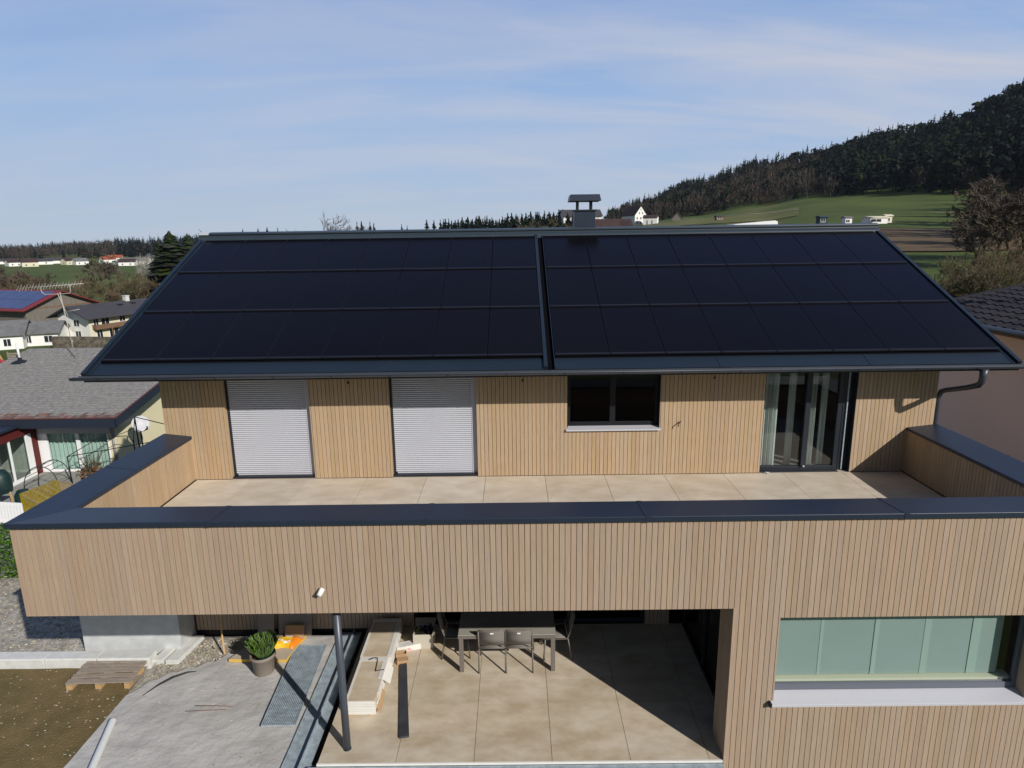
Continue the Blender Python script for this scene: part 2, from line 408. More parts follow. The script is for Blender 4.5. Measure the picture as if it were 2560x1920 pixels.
def gz(x, y):
    dx_, dy_ = x - CAM.x, y - CAM.y
    r = math.hypot(dx_, dy_); a = math.degrees(math.atan2(dx_, dy_))
    for i in range(len(AZ) - 1):
        if a <= AZ[i+1]:
            t = (a - AZ[i]) / (AZ[i+1] - AZ[i]); t = t*t*(3 - 2*t)
            z = prof(PROF[AZ[i]], r) * (1 - t) + prof(PROF[AZ[i+1]], r) * t
            break
    if r > 60:
        k = min(1, (r - 60) / 300)
        z += k * (noise.noise(Vector((x*.006, y*.006, 1.3))) * (4 if r > 480 else 1.2))
    return z
def at(u, r, v=500):
    a, b, _ = bearing(u, v)
    x, y = CAM.x + a*r, CAM.y + b*r
    return x, y, gz(x, y)
def top_h(u, v, r, z):
    return CAM.z + bearing(u, v)[2]*r - z

GRASS = mat('meadow_grass', (.092,.118,.028), .95, .1, col2=(.06,.082,.022), vscale=.035, detail=8, bump=.05, bscale=3, spots=(.02,.60,(.115,.115,.04)))
FIELD = mat('ploughed_soil', (.175,.128,.068), .95, .1, col2=(.088,.058,.036), vscale=.08, detail=8, stretch=(.25,1.6,1))
def build_terrain():
    radii = [0, 6, 10, 14, 18.4, 20, 22, 25, 28, 32, 38, 45, 52, 60]
    while radii[-1] < 3000: radii.append(radii[-1] * 1.055)
    angs = [-180 + i*8 for i in range(15)] + [-60 + i*.8 for i in range(150)] + [60 + i*8 for i in range(15)]
    vs_, fs = [], []
    na = len(angs)
    for r in radii:
        for a in angs:
            x = CAM.x + r*math.sin(R(a)); y = CAM.y + r*math.cos(R(a))
            vs_.append((x, y, gz(x, y)))
    for i in range(len(radii) - 1):
        for k in range(na):
            k2 = (k + 1) % na
            fs.append((i*na + k, i*na + k2, (i+1)*na + k2, (i+1)*na + k))
    me = bpy.data.meshes.new('terrain'); me.from_pydata(vs_, [], fs); me.materials.append(GRASS)
    me.polygons.foreach_set('use_smooth', [True]*len(fs)); me.update()
    o = bpy.data.objects.new('terrain', me); COL.objects.link(o); tag(o, kind='structure')
build_terrain()
def polar_sheet(name, m, a0, a1, r0f, r1f, lift, na=40, nr=14):
    mb = MB(); pts = []
    for i in range(nr + 1):
        for k in range(na + 1):
            a = a0 + (a1 - a0)*k/na
            r = r0f(a) + (r1f(a) - r0f(a))*i/nr
            x = CAM.x + r*math.sin(R(a)); y = CAM.y + r*math.cos(R(a))
            pts.append((x, y, gz(x, y) + lift))
    fs = [(i*(na+1)+k, i*(na+1)+k+1, (i+1)*(na+1)+k+1, (i+1)*(na+1)+k) for i in range(nr) for k in range(na)]
    mb.faces(pts, fs, 0, True); o = mb.build(name, m); tag(o, kind='structure'); return o
polar_sheet('ploughed_field', FIELD, 24, 52, lambda a: 150 + (a-36)*.4, lambda a: 226 - (a-36)*1.2, .25)
polar_sheet('dry_meadow', mat('dry_grass', (.17,.15,.06), .95, .1, col2=(.10,.11,.035), vscale=.03, detail=8), 11, 23, lambda a: 300, lambda a: 395 - (a-11)*3, .25)
polar_sheet('farm_track', mat('track_gravel', (.30,.27,.21), .95, .1, var=.3, vscale=.2), 12, 23, lambda a: 402 - (a-12)*6.0, lambda a: 405.5 - (a-12)*6.0, .5)

# near ground: sheets that rest on the terrain round the house
def ground_sheet(name, m, poly, z, bumpy=0, step=.12, kind='structure', fz=None):
    xs = [p[0] for p in poly]; ys = [p[1] for p in poly]
    def inside(x, y):
        c = False; n = len(poly)
        for i in range(n):
            x1, y1 = poly[i]; x2, y2 = poly[(i+1) % n]
            if (y1 > y) != (y2 > y) and x < (x2-x1)*(y-y1)/(y2-y1) + x1: c = not c
        return c
    bm = bmesh.new()
    vsx = [bm.verts.new((p[0], p[1], z)) for p in poly]; bm.faces.new(vsx)
    def cut(n, co):
        bmesh.ops.bisect_plane(bm, geom=bm.verts[:] + bm.edges[:] + bm.faces[:], plane_co=co, plane_no=n)
    x = math.ceil(min(xs)/step)*step
    while x < max(xs): cut((1,0,0), (x,0,0)); x += step
    y = math.ceil(min(ys)/step)*step
    while y < max(ys): cut((0,1,0), (0,y,0)); y += step
    for v in bm.verts:
        if fz: v.co.z = fz(v.co.x, v.co.y)
        if bumpy: v.co.z += bumpy*(noise.fractal(Vector((v.co.x*2.1, v.co.y*2.1, 3)), 1, 2, 5))
    me = bpy.data.meshes.new(name); bm.normal_update(); bm.to_mesh(me); bm.free(); me.materials.append(m)
    for p in me.polygons: p.use_smooth = True
    o = bpy.data.objects.new(name, me); COL.objects.link(o); tag(o, kind=kind)
    if me.polygons[0].normal.z < 0: me.flip_normals()
    return o
ground_sheet('gravel_ground', GRAVEL, [(-9,-6),(3.30,-6),(3.30,-.62),(-1.46,-.62),(-1.46,3.0),(-9,3.0)], -3.06, .008, .5,
             fz=lambda x, y: -3.06 if math.hypot(x-CAM.x, y-CAM.y) < 18 else gz(x, y) + .06)
ground_sheet('sand_ground', SAND, [(.02,-6),(3.30,-6),(3.30,-.72),(2.2,-.70),(1.7,-1.02),(1.5,-1.28),(1.32,-1.30),(1.18,-1.50),(1.05,-1.52),(.9,-1.68),(.78,-1.66),(.62,-1.80),(.5,-1.80),(.36,-1.99),(.25,-2.03),(.18,-2.2),(.05,-2.4)], -2.995, .012, .2)
ground_sheet('earth_bed', EARTH, [(-9,-6),(.01,-6),(.03,-2.2),(-.02,-1.62),(-9,-1.62)], -3.025, .010, .25)

# ------------------------------------------------------------------ main house
house = thing('timber_house', 'two storey timber clad house with black solar roof and roof terrace', 'house', (0, 0, -3.1))
PITCH = .0775; BW = .0675
def clad(mb, s0, s1, holes, t0, t1, place, depth=.022, rev=False):
    """vertical boards along s between t0 and t1, leaving out holes (sa, sb, ta, tb); place(s,t,d) -> point"""
    n = max(1, round((s1 - s0)/PITCH)); p = (s1 - s0)/n; bw = p - .0076
    for i in range(n):
        a = s0 + i*p + .0038; b = a + bw; c = (a+b)/2
        cutz = sorted({t0, t1, *[q for h in holes if h[0] < b and h[1] > a for q in (h[2], h[3]) if t0 < q < t1]})
        segs = []
        for q0, q1 in zip(cutz, cutz[1:]):
            aa, bb = a, b; mid = (q0+q1)/2; gone = False
            for ha, hb, ta, tb in holes:
                if ta < mid < tb:
                    if ha <= a and b <= hb: gone = True
                    elif aa < ha < bb: bb = ha
                    elif aa < hb < bb: aa = hb
            if gone or bb - aa < .008: continue
            if segs and segs[-1][1] == q0 and segs[-1][2:] == (aa, bb): segs[-1] = (segs[-1][0], q1, aa, bb)
            else: segs.append((q0, q1, aa, bb))
        for q0, q1, aa, bb in segs:
            vs_ = [place(aa,q0,0),place(bb,q0,0),place(bb,q1,0),place(aa,q1,0),place(aa,q0,depth),place(bb,q0,depth),place(bb,q1,depth),place(aa,q1,depth)]
            fs = [(4,5,6,7),(0,4,7,3),(5,1,2,6),(7,6,2,3),(0,1,5,4)]
            if rev: fs = [f[::-1] for f in fs]
            mb.faces(vs_, fs, 0)
def wall_panel(mb, s0, s1, holes, t0, t1, place, mi=1):
    """flat backing wall with rectangular holes"""
    ss = sorted({s0, s1, *[h[0] for h in holes], *[h[1] for h in holes]}); ts = sorted({t0, t1, *[h[2] for h in holes], *[h[3] for h in holes]})
    ss = [q for q in ss if s0 <= q <= s1]; ts = [q for q in ts if t0 <= q <= t1]
    for i in range(len(ss)-1):
        for k in range(len(ts)-1):
            cs, ct = (ss[i]+ss[i+1])/2, (ts[k]+ts[k+1])/2
            if any(h[0] < cs < h[1] and h[2] < ct < h[3] for h in holes): continue
            mb.poly([place(ss[i],ts[k],0), place(ss[i+1],ts[k],0), place(ss[i+1],ts[k+1],0), place(ss[i],ts[k+1],0)], mi)

X0, X1 = 0.0, 14.867
D1 = (1.20, 2.84); D2 = (4.375, 6.055); WN = (7.80, 9.585); SL = (11.58, 13.34)
HT = 2.22
front = lambda s, t, d: (s, .022 - d, t)
holesU = [(*D1, 0, HT), (*D2, 0, HT), (*WN, .94, HT), (*SL, 0, HT)]
m = MB()
clad(m, X0, X1, holesU, .008, 2.40, front)
wall_panel(m, X0, X1, holesU, -.05, 2.42, front)
for (a, b), zb in ((D1, 0), (D2, 0), (WN, .94), (SL, 0)):   # timber reveals
    dpt = .16
    m.box(a-.012, a-.001, .0225, dpt, zb, HT, 0); m.box(b+.001, b+.012, .0225, dpt, zb, HT, 0); m.box(a, b, .0225, dpt, HT+.001, HT+.012, 0)
# side and rear walls of the upper storey
m.poly([(X0,.022,-.4),(X0,8.55,-.4),(X0,8.55,2.4),(X0,4.282,4.3),(X0,.022,2.42)], 0)
m.poly([(X1,.022,-.4),(X1,.022,2.42),(X1,4.282,4.3),(X1,8.55,2.4),(X1,8.55,-.4)], 0)
m.poly([(X0,8.55,-3.2),(X1,8.55,-3.2),(X1,8.55,2.4),(X0,8.55,2.4)][::-1], 0)
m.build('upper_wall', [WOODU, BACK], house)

# inside: plain rooms
m = MB()
m.box(.2, 14.6, .3, 5.5, .02, 2.5, 0)
o = m.build('upper_rooms', ROOM, house)
# open the room box towards the windows
bm = bmesh.new(); bm.from_mesh(o.data)
for f in [f for f in bm.faces if abs(f.calc_center_median().y - .3) < .01]: bm.faces.remove(f)
bm.to_mesh(o.data); bm.free()

# roller shutters
RAILM = mat('grey_guide_rail', (.44,.44,.49), .5, .4)
def shutter(a, b, lab):
    m = MB(); m.box(a, b, .17, .19, 0, HT, 0)
    s = m.build('roller_shutter', METALD, house)
    m = MB(); ph = .0405; z = .075
    m.box(a+.075, b-.075, .118, .135, .045, .072, 0)
    while z < HT - ph:
        pr = [(.128, z), (.112, z+.007), (.107, z+ph*.5), (.112, z+ph-.008), (.128, z+ph-.002)]
        vs_ = [(a+.051, *q) for q in pr] + [(b-.106, *q) for q in pr]
        m.faces(vs_, [(i, i+5, i+6, i+1) for i in range(4)], 0, False); z += ph
    m.build('slat_curtain', ALU, s)
    for q0, q1, mm_ in ((a+.001, a+.050, METALD), (b-.105, b-.001, RAILM)):
        one('guide_rail', mm_, lambda k: k.box(q0, q1, .104, .165, .041, HT), s)
    one('bottom_sill', METALD, lambda k: k.box(a+.001, b-.001, .03, .165, .004, .04), s)
shutter(*D1, 'x'); shutter(*D2, 'x')

# window
m = MB(); a, b = WN; zb = .94
m.box(a+.002,a+.07,.14,.2,zb+.03,HT); m.box(b-.07,b-.002,.14,.2,zb+.03,HT); m.box(a+.07,b-.07,.14,.2,zb+.03,zb+.11); m.box(a+.07,b-.07,.14,.2,HT-.09,HT)
m.box((a+b)/2-.055,(a+b)/2+.055,.135,.2,zb+.11,HT-.09)
for q0, q1 in ((a+.001, a+.012), (b-.012, b-.001)): m.box(q0, q1, -.005, .14, zb+.03, HT)
wn = m.build('window', mat('near_black_frame', (.007,.008,.010), .5, .3), house, .004)
for q0, q1 in ((a+.07,(a+b)/2-.055), ((a+b)/2+.055,b-.07)):
    one('pane', GLASSD, lambda k: k.poly([(q0,.17,zb+.11),(q1,.17,zb+.11),(q1,.17,HT-.09),(q0,.17,HT-.09)]), wn)
one('sill', SILLM, lambda k: k.prism([(-.055,zb-.022),(-.055,zb+.006),(.14,zb+.03),(.14,zb+.018),(-.048,zb-.004),(-.048,zb-.022)], a-.02, b+.02), wn)

# sliding door
m = MB(); a, b = SL; y0, y1 = .14, .21
m.box(a+.002,a+.06,y0,y1,.0,HT); m.box(b-.27,b-.18,y0,y1,0,HT); m.box(a+.06,b-.27,y0,y1,.004,.085); m.box(a+.06,b-.27,y0,y1,HT-.08,HT)
m.box(12.43,12.53,y0-.03,y1,.085,HT-.08)
m.box(a+.001,a+.012,-.004,.139,.004,HT); m.box(b-.012,b-.001,-.004,.139,.004,HT); m.box(b-.179,b-.013,.13,.2,.004,HT); m.box(a,b-.2,.02,.139,.001,.012)
sd = m.build('sliding_door', METALD, house, .004)
for q0, q1 in ((a+.06,12.43),(12.53,b-.27)):
    one('pane', GLASSM, lambda k: k.poly([(q0,.185,.085),(q1,.185,.085),(q1,.185,HT-.08),(q0,.185,HT-.08)]), sd)
one('handle', SILLM, lambda k: k.box(12.465,12.495,.075,.108,.085,.11), sd)
one('guide_strip', GALV, lambda k: k.box(b-.12,b-.10,.1,.129,.02,HT), sd)

def curtain(x0, x1, y, z0, z1, waves, label, amp=.03, matr=None, ampx=1):
    m = MB(); n = waves*12; c = []
    for i in range(n+1):
        t = i/n; x = x0 + (x1-x0)*t
        c.append((x, y + amp*math.sin(t*waves*2*PI) + amp*.5*math.sin(t*waves*2.7*PI+1)))
    m.faces([(x,yy,z0) for x,yy in c] + [(x,yy,z1) for x,yy in c], [(i,i+1,n+2+i,n+1+i) for i in range(n)], 0, True)
    o = m.build('curtain', matr or CURT); tag(o, label, 'curtain'); return o
curtain(11.66, 11.99, .36, .03, 2.2, 4, 'gathered sheer white curtain at the left jamb of the sliding door', .035)
curtain(12.20, 12.33, .38, .03, 2.2, 2, 'slim white curtain fold left of the middle post of the sliding door', .03)
curtain(12.52, 12.74, .36, .03, 2.2, 3, 'bright gathered white curtain right of the middle post of the sliding door', .04)
curtain(12.86, 12.97, .40, .03, 2.2, 2, 'slim white curtain strip in the right pane of the sliding door', .03)

# parapet
YF = -4.04; PT = .885; PB = -.437; XO = 9.78
WL = (10.43, 13.985, -1.92, -.585)       # lower window opening
frontp = lambda s, t, d: (s, YF + .022 - d, t)
m = MB()
clad(m, .0, XO, [], PB, PT, frontp)
clad(m, XO, 14.93, [WL], -4.2, PT, frontp)
wall_panel(m, .0, XO, [], PB, PT, frontp); wall_panel(m, XO, 14.93, [WL], -4.2, PT, frontp)
# reveals of the lower window
a, b, z0, z1 = WL
m.box(a-.014,a-.002,YF+.003,-3.80,z0,z1,0); m.box(b+.002,b+.014,YF+.003,-3.80,z0,z1,0); m.box(a,b,YF+.003,-3.8,z1+.002,z1+.014,1)
# left outer and inner faces, underside
side = lambda s, t, d: (-.0+.022-d-.01, s, t)
clad(m, YF+.03, 0.0, [], PB, PT, side, rev=True)
mo = m; m = MB()
inl = lambda s, t, d: (.45 + d, s, t); clad(m, -3.5, .0, [], .008, .85, inl)
inr = lambda s, t, d: (14.41 - d, s, t); clad(m, -3.5, .0, [], .008, .85, inr, rev=True)
inf = lambda s, t, d: (s, -3.52 + d, t); clad(m, .5, 14.3, [], .008, .85, inf, rev=True)
wall_panel(mo, YF+.03, 0, [], PB, PT, lambda s,t,d:(.012,s,t)); wall_panel(m, -3.5, 0, [], 0, PT, lambda s,t,d:(.449,s,t)); wall_panel(m, -3.5, 0, [], 0, PT, lambda s,t,d:(14.411,s,t)); wall_panel(m, .45, 14.41, [], 0, PT, lambda s,t,d:(s,-3.521,t))
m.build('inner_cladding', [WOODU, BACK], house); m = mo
m.poly([(14.93,YF+.02,-4.2),(14.93,.02,-4.2),(14.93,.02,PT),(14.93,YF+.02,PT)], 0)
m.build('parapet_cladding', [WOOD, BACK], house)
# soffit and slab under the roof terrace
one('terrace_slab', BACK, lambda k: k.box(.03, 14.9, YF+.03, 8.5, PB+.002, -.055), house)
# coping
zo, zi = .963, .90
def mitred(name, prof, A, B, parent):
    # prof: (across 0..1 outer->inner, z); A, B: (outer corner, inner corner) at each end
    n = len(prof); vs_ = []
    for O_, I_ in (A, B):
        for t, z in prof: vs_.append((O_[0]+(I_[0]-O_[0])*t, O_[1]+(I_[1]-O_[1])*t, z))
    m = MB(); m.faces(vs_, [tuple(range(n-1,-1,-1)), tuple(range(n, 2*n))] + [(i, (i+1) % n, n+(i+1) % n, n+i) for i in range(n)])
    return m.build(name, METAL, parent, .004)
cpr = [(0,.888),(0,zo-.006),(.009,zo),(.99,zi),(1,zi-.008),(1,.845)]
OL, IL, OR, IR = (-.033,-4.09), (.503,-3.415), (14.94,-4.09), (14.359,-3.415)
cop = mitred('coping', cpr, (OL, IL), (OR, IR), house)
mitred('side_coping', cpr, ((-.033,-.001),(.503,-.001)), ((-.033,-4.087),(.500,-3.412)), cop)
mitred('side_coping', cpr, ((14.94,-4.087),(14.362,-3.412)), ((14.94,-.001),(14.359,-.001)), cop)
for i, xs_ in enumerate((2.69, 5.60, 8.545, 11.965)):     # raised joints
    one('joint_cover', METAL, lambda k: k.prism([(-4.094,.886),(-4.094,zo+.001),(-4.084,zo+.005),(-3.42,zi+.005),(-3.410,zi-.006),(-3.410,.88)], xs_-.035, xs_+.035), cop)
for xa, xb, ya in ((-.03,.5,-1.85),(14.365,14.937,-1.87)):
    zA, zB = (zo, zi-.004) if xa < 1 else (zi-.004, zo)
    one('joint_cover', METAL, lambda k: k.prism([(xa,zA+.001),(xa,zA+.005),(xb,zB+.005),(xb,zB+.001)], ya-.03, ya+.03, axis='y'), cop)
one('joint_cover', METAL, lambda k: k.bar((-.03,-4.085,zo+.003),(.50,-3.42,zi+.002),.03,.006), cop)

# roof-terrace floor
m = MB(); x = .5; xs_ = [.502, 1.53]
while xs_[-1] + 1.165 < 14.3: xs_.append(xs_[-1] + 1.165)
xs_ = [.502] + [5.04 - 1.165*k for k in (3, 2, 1)] + [5.04 + 1.165*k for k in range(9)] + [14.357]
for i in range(len(xs_)-1):
    y = -3.50; k = 0
    while y < 0:
        y2 = min(y + 1.17, -.005)
        if y2 - y > .05: m.box(xs_[i]+.0035, xs_[i+1]-.0035, y+.0008, y2-.0008, -.03, 0, 0, skip='b')
        y += 1.17
for (a, b) in (D1, D2, SL): m.box(a+.003, b-.003, -.003, .139, -.03, -.004, 0, skip='b')
m.build('upper_terrace_floor', TILE, house)
one('terrace_bed', BACK, lambda k: k.box(.46, 14.40, -3.515, .16, -.054, -.034), house)

# roof
SLP = math.atan2(4.703-2.305, 4.282+1.0); CS, SN = math.cos(SLP), math.sin(SLP)
XL, XR = -.851, 15.68
def rp_(x, s, n=0):
    n -= .05
    return (x, -1.0 + s*CS - n*SN, 2.305 + s*SN + n*CS)
m = MB()
RY, RZ = 4.282, 4.703
m.prism([(-.885,2.262),(RY,RZ-.095),(9.564,2.21),(9.564,2.08),(RY,RZ-.25),(-.87,2.185)], XL+.02, XR-.02)
roof = m.build('roof', METAL, house)
def slope_box(mb, x0, x1, s0, s1, n0, n1, mi=0):
    vs_ = [rp_(x0,s0,n0),rp_(x1,s0,n0),rp_(x1,s1,n0),rp_(x0,s1,n0),rp_(x0,s0,n1),rp_(x1,s0,n1),rp_(x1,s1,n1),rp_(x0,s1,n1)]
    mb.faces(vs_, [(3,2,1,0),(4,5,6,7),(0,1,5,4),(1,2,6,5),(2,3,7,6),(3,0,4,7)], mi)
SL_LEN = math.hypot(RY+1, RZ-2.305)
m = MB()
slope_box(m, XL, XL+.075, .105, SL_LEN-.10, -.13, .055); slope_box(m, XL+.075, XL+.155, .12, SL_LEN-.10, -.02, .018)
m.build('verge_trim', METALR, roof, .004); m = MB()
slope_box(m, XR-.075, XR, .105, SL_LEN-.10, -.13, .055); slope_box(m, XR-.15, XR-.075, .12, SL_LEN-.10, -.02, .012)
m.build('verge_trim', METALR, roof, .004)
m = MB()
slope_box(m, XL+.156, 7.318, .12, .455, -.02, .006); slope_box(m, 7.52, XR-.152, .12, .455, -.02, .006)
slope_box(m, 7.320, 7.385, .125, SL_LEN-.13, -.02, .064); slope_box(m, 7.505, 7.519, .125, SL_LEN-.13, -.02, .05)
for xs1 in (4.55, 10.42, 13.05): slope_box(m, xs1, xs1+.05, .122, .452, .004, .012)
m.build('eave_flashing', METALR, roof)
m = MB(); slope_box(m, 7.386, 7.504, .12, SL_LEN-.15, -.02, -.004); slope_box(m, XL+.157, 7.318, .456, SL_LEN-.14, -.02, .003); slope_box(m, 7.52, XR-.153, .456, SL_LEN-.14, -.02, .003)
m.build('underlay', mat('matt_black_underlay', (.005,.005,.007), 1, 0), roof)
m = MB()
m.prism([(RY-.175,RZ-.14),(RY-.170,RZ-.065),(RY-.085,RZ+.005),(RY-.085,RZ+.045),(RY-.115,RZ+.040),(RY-.115,RZ+.075),(RY,RZ+.105),(RY+.115,RZ+.075),(RY+.115,RZ+.040),(RY+.085,RZ+.045),(RY+.085,RZ+.005),(RY+.170,RZ-.065),(RY+.175,RZ-.14)], XL-.01, XR+.01)
m.build('ridge_cap', mat('ridge_sheet', (.030,.043,.058), .4, .45, var=.1, vscale=2), roof, .006)
one('ridge_end', SILLM, lambda k: k.prism([(RY-.117,RZ+.038),(RY-.117,RZ+.077),(RY,RZ+.108),(RY+.117,RZ+.077),(RY+.117,RZ+.038)], XL-.016, XL+.22), roof)
# chimney behind the ridge
m = MB(); cx, cy = 8.60, 4.9
m.box(cx-.26,cx+.26,cy-.26,cy+.26,4.1,5.20); 
ch = m.build('chimney', METAL, roof, .006)
m = MB(); m.box(cx-.29,cx+.29,cy-.29,cy+.29,5.201,5.235)
for sx in (-1, 1):
    for sy in (-1, 1): m.box(cx+sx*.17-.02,cx+sx*.17+.02,cy+sy*.17-.02,cy+sy*.17+.02,5.235,5.44)
m.build('cap_support', METALD, ch)
m = MB(); m.faces([(cx-.39,cy-.36,5.44),(cx+.39,cy-.36,5.44),(cx+.39,cy+.36,5.44),(cx-.39,cy+.36,5.44),(cx-.36,cy-.28,5.60),(cx+.36,cy-.28,5.60),(cx+.36,cy+.28,5.60),(cx-.36,cy+.28,5.60)],
    [(3,2,1,0),(4,5,6,7),(0,1,5,4),(1,2,6,5),(2,3,7,6),(3,0,4,7)])
m.build('chimney_cap', METAL, ch, .006)
# gutter
m = MB(); gy, gz0, gr = -.965, 2.285, .055
pr = [(gy + gr*math.cos(t), gz0 + gr*math.sin(t)) for t in [PI + PI*k/12 for k in range(13)]]
pi_ = [(gy + (gr-.006)*math.cos(t), gz0 + (gr-.006)*math.sin(t)) for t in [2*PI - PI*k/12 for k in range(13)]]
ga, gb = XL-.14, XR+.06
vs_ = [(ga,*q) for q in pr+pi_] + [(gb,*q) for q in pr+pi_]; n = 26
m.faces(vs_, [(i, (i+1) % n, n+(i+1) % n, n+i) for i in range(n)], 0, False)
m.tube([(ga,gy-gr,gz0),(gb,gy-gr,gz0)], .011, 8)
for xe in (ga, gb): m.poly([(xe,*q) for q in pr], 0)
m.prism([(gy+gr-.006,gz0-.02),(gy+gr-.006,gz0+.022),(-.886,2.30),(-.886,2.293)], ga+.1, gb-.02)
gut = m.build('gutter', GUTM, house)
x = XL + .35
while x < XR:
    m = MB()
    p2 = [(gy + (gr+.004)*math.cos(t), gz0 + (gr+.004)*math.sin(t)) for t in [PI + PI*k/8 for k in range(9)]]
    m.faces([(x,*q) for q in p2] + [(x+.03,*q) for q in p2], [(i,i+1,10+i,9+i) for i in range(8)]); x += 1.02
    m.build('gutter_bracket', METALD, gut)
# downpipe
m = MB(); px = 14.99
m.tube([(px,-.965,2.235),(px,-.962,2.10),(px,-.945,2.0),(px,-.88,1.93),(px-.01,-.6,1.82),(px-.02,-.10,1.66),(px-.02,.04,1.60),(px-.02,.12,1.45),(px-.02,.12,-3)], [.07,.060,.055,.055,.05,.05,.05,.05,.05], 14)
m.build('downpipe', GUTM, house)

# lower storey: back wall of the covered terrace, left wing and glazed side
YB = -.60
m = MB()
gd = (4.75, 9.3, -2.90, -.75)
lowb = lambda s, t, d: (s, YB + .022 - d, t)
clad(m, .42, XO, [gd], -2.93, PB, lowb)
wall_panel(m, .42, XO, [gd], -2.95, PB, lowb)
m.box(.40, .44, YB, 3, -2.95, PB, 1)
m.build('lower_wall', [WOOD, BACK], house)
m = MB()
rs = lambda s, t, d: (XO - d + .022, s, t)     # timber return at the right of the terrace
clad(m, YF+.03, -3.50, [], -2.90, PB, rs, rev=True); wall_panel(m, YF+.03, -3.5, [], -4.2, PB, lambda s,t,d:(XO+.023,s,t))
m.box(XO-.006, XO+.03, YF-.006, YF+.028, -4.2, PB-.002, 0)
m.build('terrace_side_wall', [WOOD, BACK], house)
one('plinth', BLACK, lambda k: k.box(.42, XO, YB+.012, YB+.2, -3.2, -2.952), house)
m = MB()
m.box(gd[0],gd[0]+.08,YB+.08,YB+.15,-2.9,-.75); m.box(gd[1]-.08,gd[1],YB+.08,YB+.15,-2.9,-.75); m.box(gd[0]+.08,gd[1]-.08,YB+.08,YB+.15,-2.9,-2.82); m.box(6.98,7.06,YB+.07,YB+.15,-2.82,-.75)
td = m.build('terrace_door', METALD, house)
for q0, q1 in ((gd[0]+.08, 6.98), (7.06, gd[1]-.08)):
    one('pane', GLASSD, lambda k: k.poly([(q0,YB+.11,-2.82),(q1,YB+.11,-2.82),(q1,YB+.11,-.75),(q0,YB+.11,-.75)]), td)
m = MB()
m.box(10.03,10.10,-3.49,-3.40,-2.90,PB); m.box(10.03,10.10,-2.02,-1.94,-2.9,PB); m.box(10.03,10.10,-.72,-.63,-2.9,PB); m.box(10.03,10.10,-3.4,-.72,-2.9,-2.84); m.box(10.03,10.10,-3.4,-.72,PB-.1,PB)
m.box(XO+.03, 10.03, -3.49, -3.47, -2.9, PB)
td = m.build('terrace_door', METALD, house)
for q0, q1 in ((-3.4,-2.02), (-1.94,-.72)):
    one('pane', GLASSD, lambda k: k.poly([(10.07,q0,-2.84),(10.07,q1,-2.84),(10.07,q1,PB-.1),(10.07,q0,PB-.1)]), td)
one('lower_rooms', ROOM, lambda k: (k.box(.5, 14.85, .1, 5, -2.95, PB+.001, 0, skip='f'), k.box(10.25, 14.85, -3.55, .1, -2.95, PB+.001, 0, skip='fk'), k.box(10.11, 10.16, -3.79, -3.30, -2.95, PB)), house)  # wall behind the side panes added to block sun reaching the terrace floor
# covered terrace floor
m = MB(); xs_ = [3.83, 4.98, 6.13, 7.28, 8.43, 9.585, 10.04]; ys_ = [-4.02, -3.41, -2.805, -2.20, -1.595, -.99, -.585]
for i in range(6):
    for k in range(6): m.box(xs_[i]+.0035, xs_[i+1]-.0035, ys_[k]+.0013, ys_[k+1]-.0013, -2.93, -2.904, 0, skip='b')
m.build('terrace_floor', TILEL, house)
m = MB(); m.box(3.86, 10.04, -4.0, -.6, -3.2, -2.932, 1)
m.box(3.825, XO-.012, -4.045, -4.021, -2.935, -2.900, 0); 
m.build('terrace_edge', [WCARD, BLACK], house)
m = MB()
m.box(3.31,3.70,-6,-.62,-3.10,-3.005); m.box(3.555,3.57,-6,-.62,-3.005,-2.925); m.box(3.29,3.305,-6,-.62,-3.1,-2.965)
m.box(3.70,XO-.02,-6,-4.05,-3.1,-2.94)
m.build('drain_channel', GALV, house)
one('gap_shade', BLACK, lambda k: k.box(3.701,3.859,-4.049,-.62,-3.15,-3.06), house)  # black strip stands in for the shade between terrace edge and drain
# steel post
m = MB(); m.tube([(4.205,-3.74,-2.903),(4.205,-3.74,PB)], .055, 20); m.tube([(4.205,-3.74,-2.9035),(4.205,-3.74,-2.897)], .062, 20)
m.build('steel_post', STEELP, house)
# light grey cellar wall at the left
one('cellar_wall', CONC, lambda k: k.box(-1.45, .40, -1.15, 2.5, -3.2, -1.6), house)
# lower window
a, b, z0, z1 = WL
m = MB(); yw0, yw1 = -3.86, -3.80
m.box(a+.001,b-.001,yw0,yw1,-1.865,-1.775); m.box(a+.001,b-.001,yw0,yw1,z1-.035,z1-.001); m.box(b-.05,b-.001,yw0,yw1,-1.775,z1-.035); m.box(a+.001,a+.012,yw0,yw1,-1.775,z1-.035)
lw = m.build('window', mat('slate_blue_frame', (.12,.13,.16), .4, .4), house)
one('pane', GLASSG, lambda k: k.poly([(a+.012,-3.83,-1.775),(b-.05,-3.83,-1.775),(b-.05,-3.83,z1-.035),(a+.012,-3.83,z1-.035)]), lw)
m = MB(); m.prism([(-4.115,-1.955),(-4.115,-1.925),(-4.105,-1.920),(-3.8615,-1.868),(-3.8615,-1.89),(-4.09,-1.945),(-4.09,-1.955)], a-.045, b+.045)
m.build('sill', SILLM, lw)
one('sill_end', BLACK, lambda k: k.box(a-.075, a-.046, -4.118, -4.03, -1.96, -1.90), lw)
one('inner_sill', mat('cream_inner_sill', (.68,.64,.50), .6, .3), lambda k: k.box(a+.01, b-.02, -3.79, -3.62, -1.80, -1.745), lw)
pan = mat('panel_curtain_fabric', (.325,.39,.385), .9, .1, var=.05, vscale=1.2); pan2 = mat('doubled_curtain_fabric', (.375,.455,.435), .9, .1)
bx_ = [10.40, 11.21, 12.01, 12.76, 13.48, 13.80]
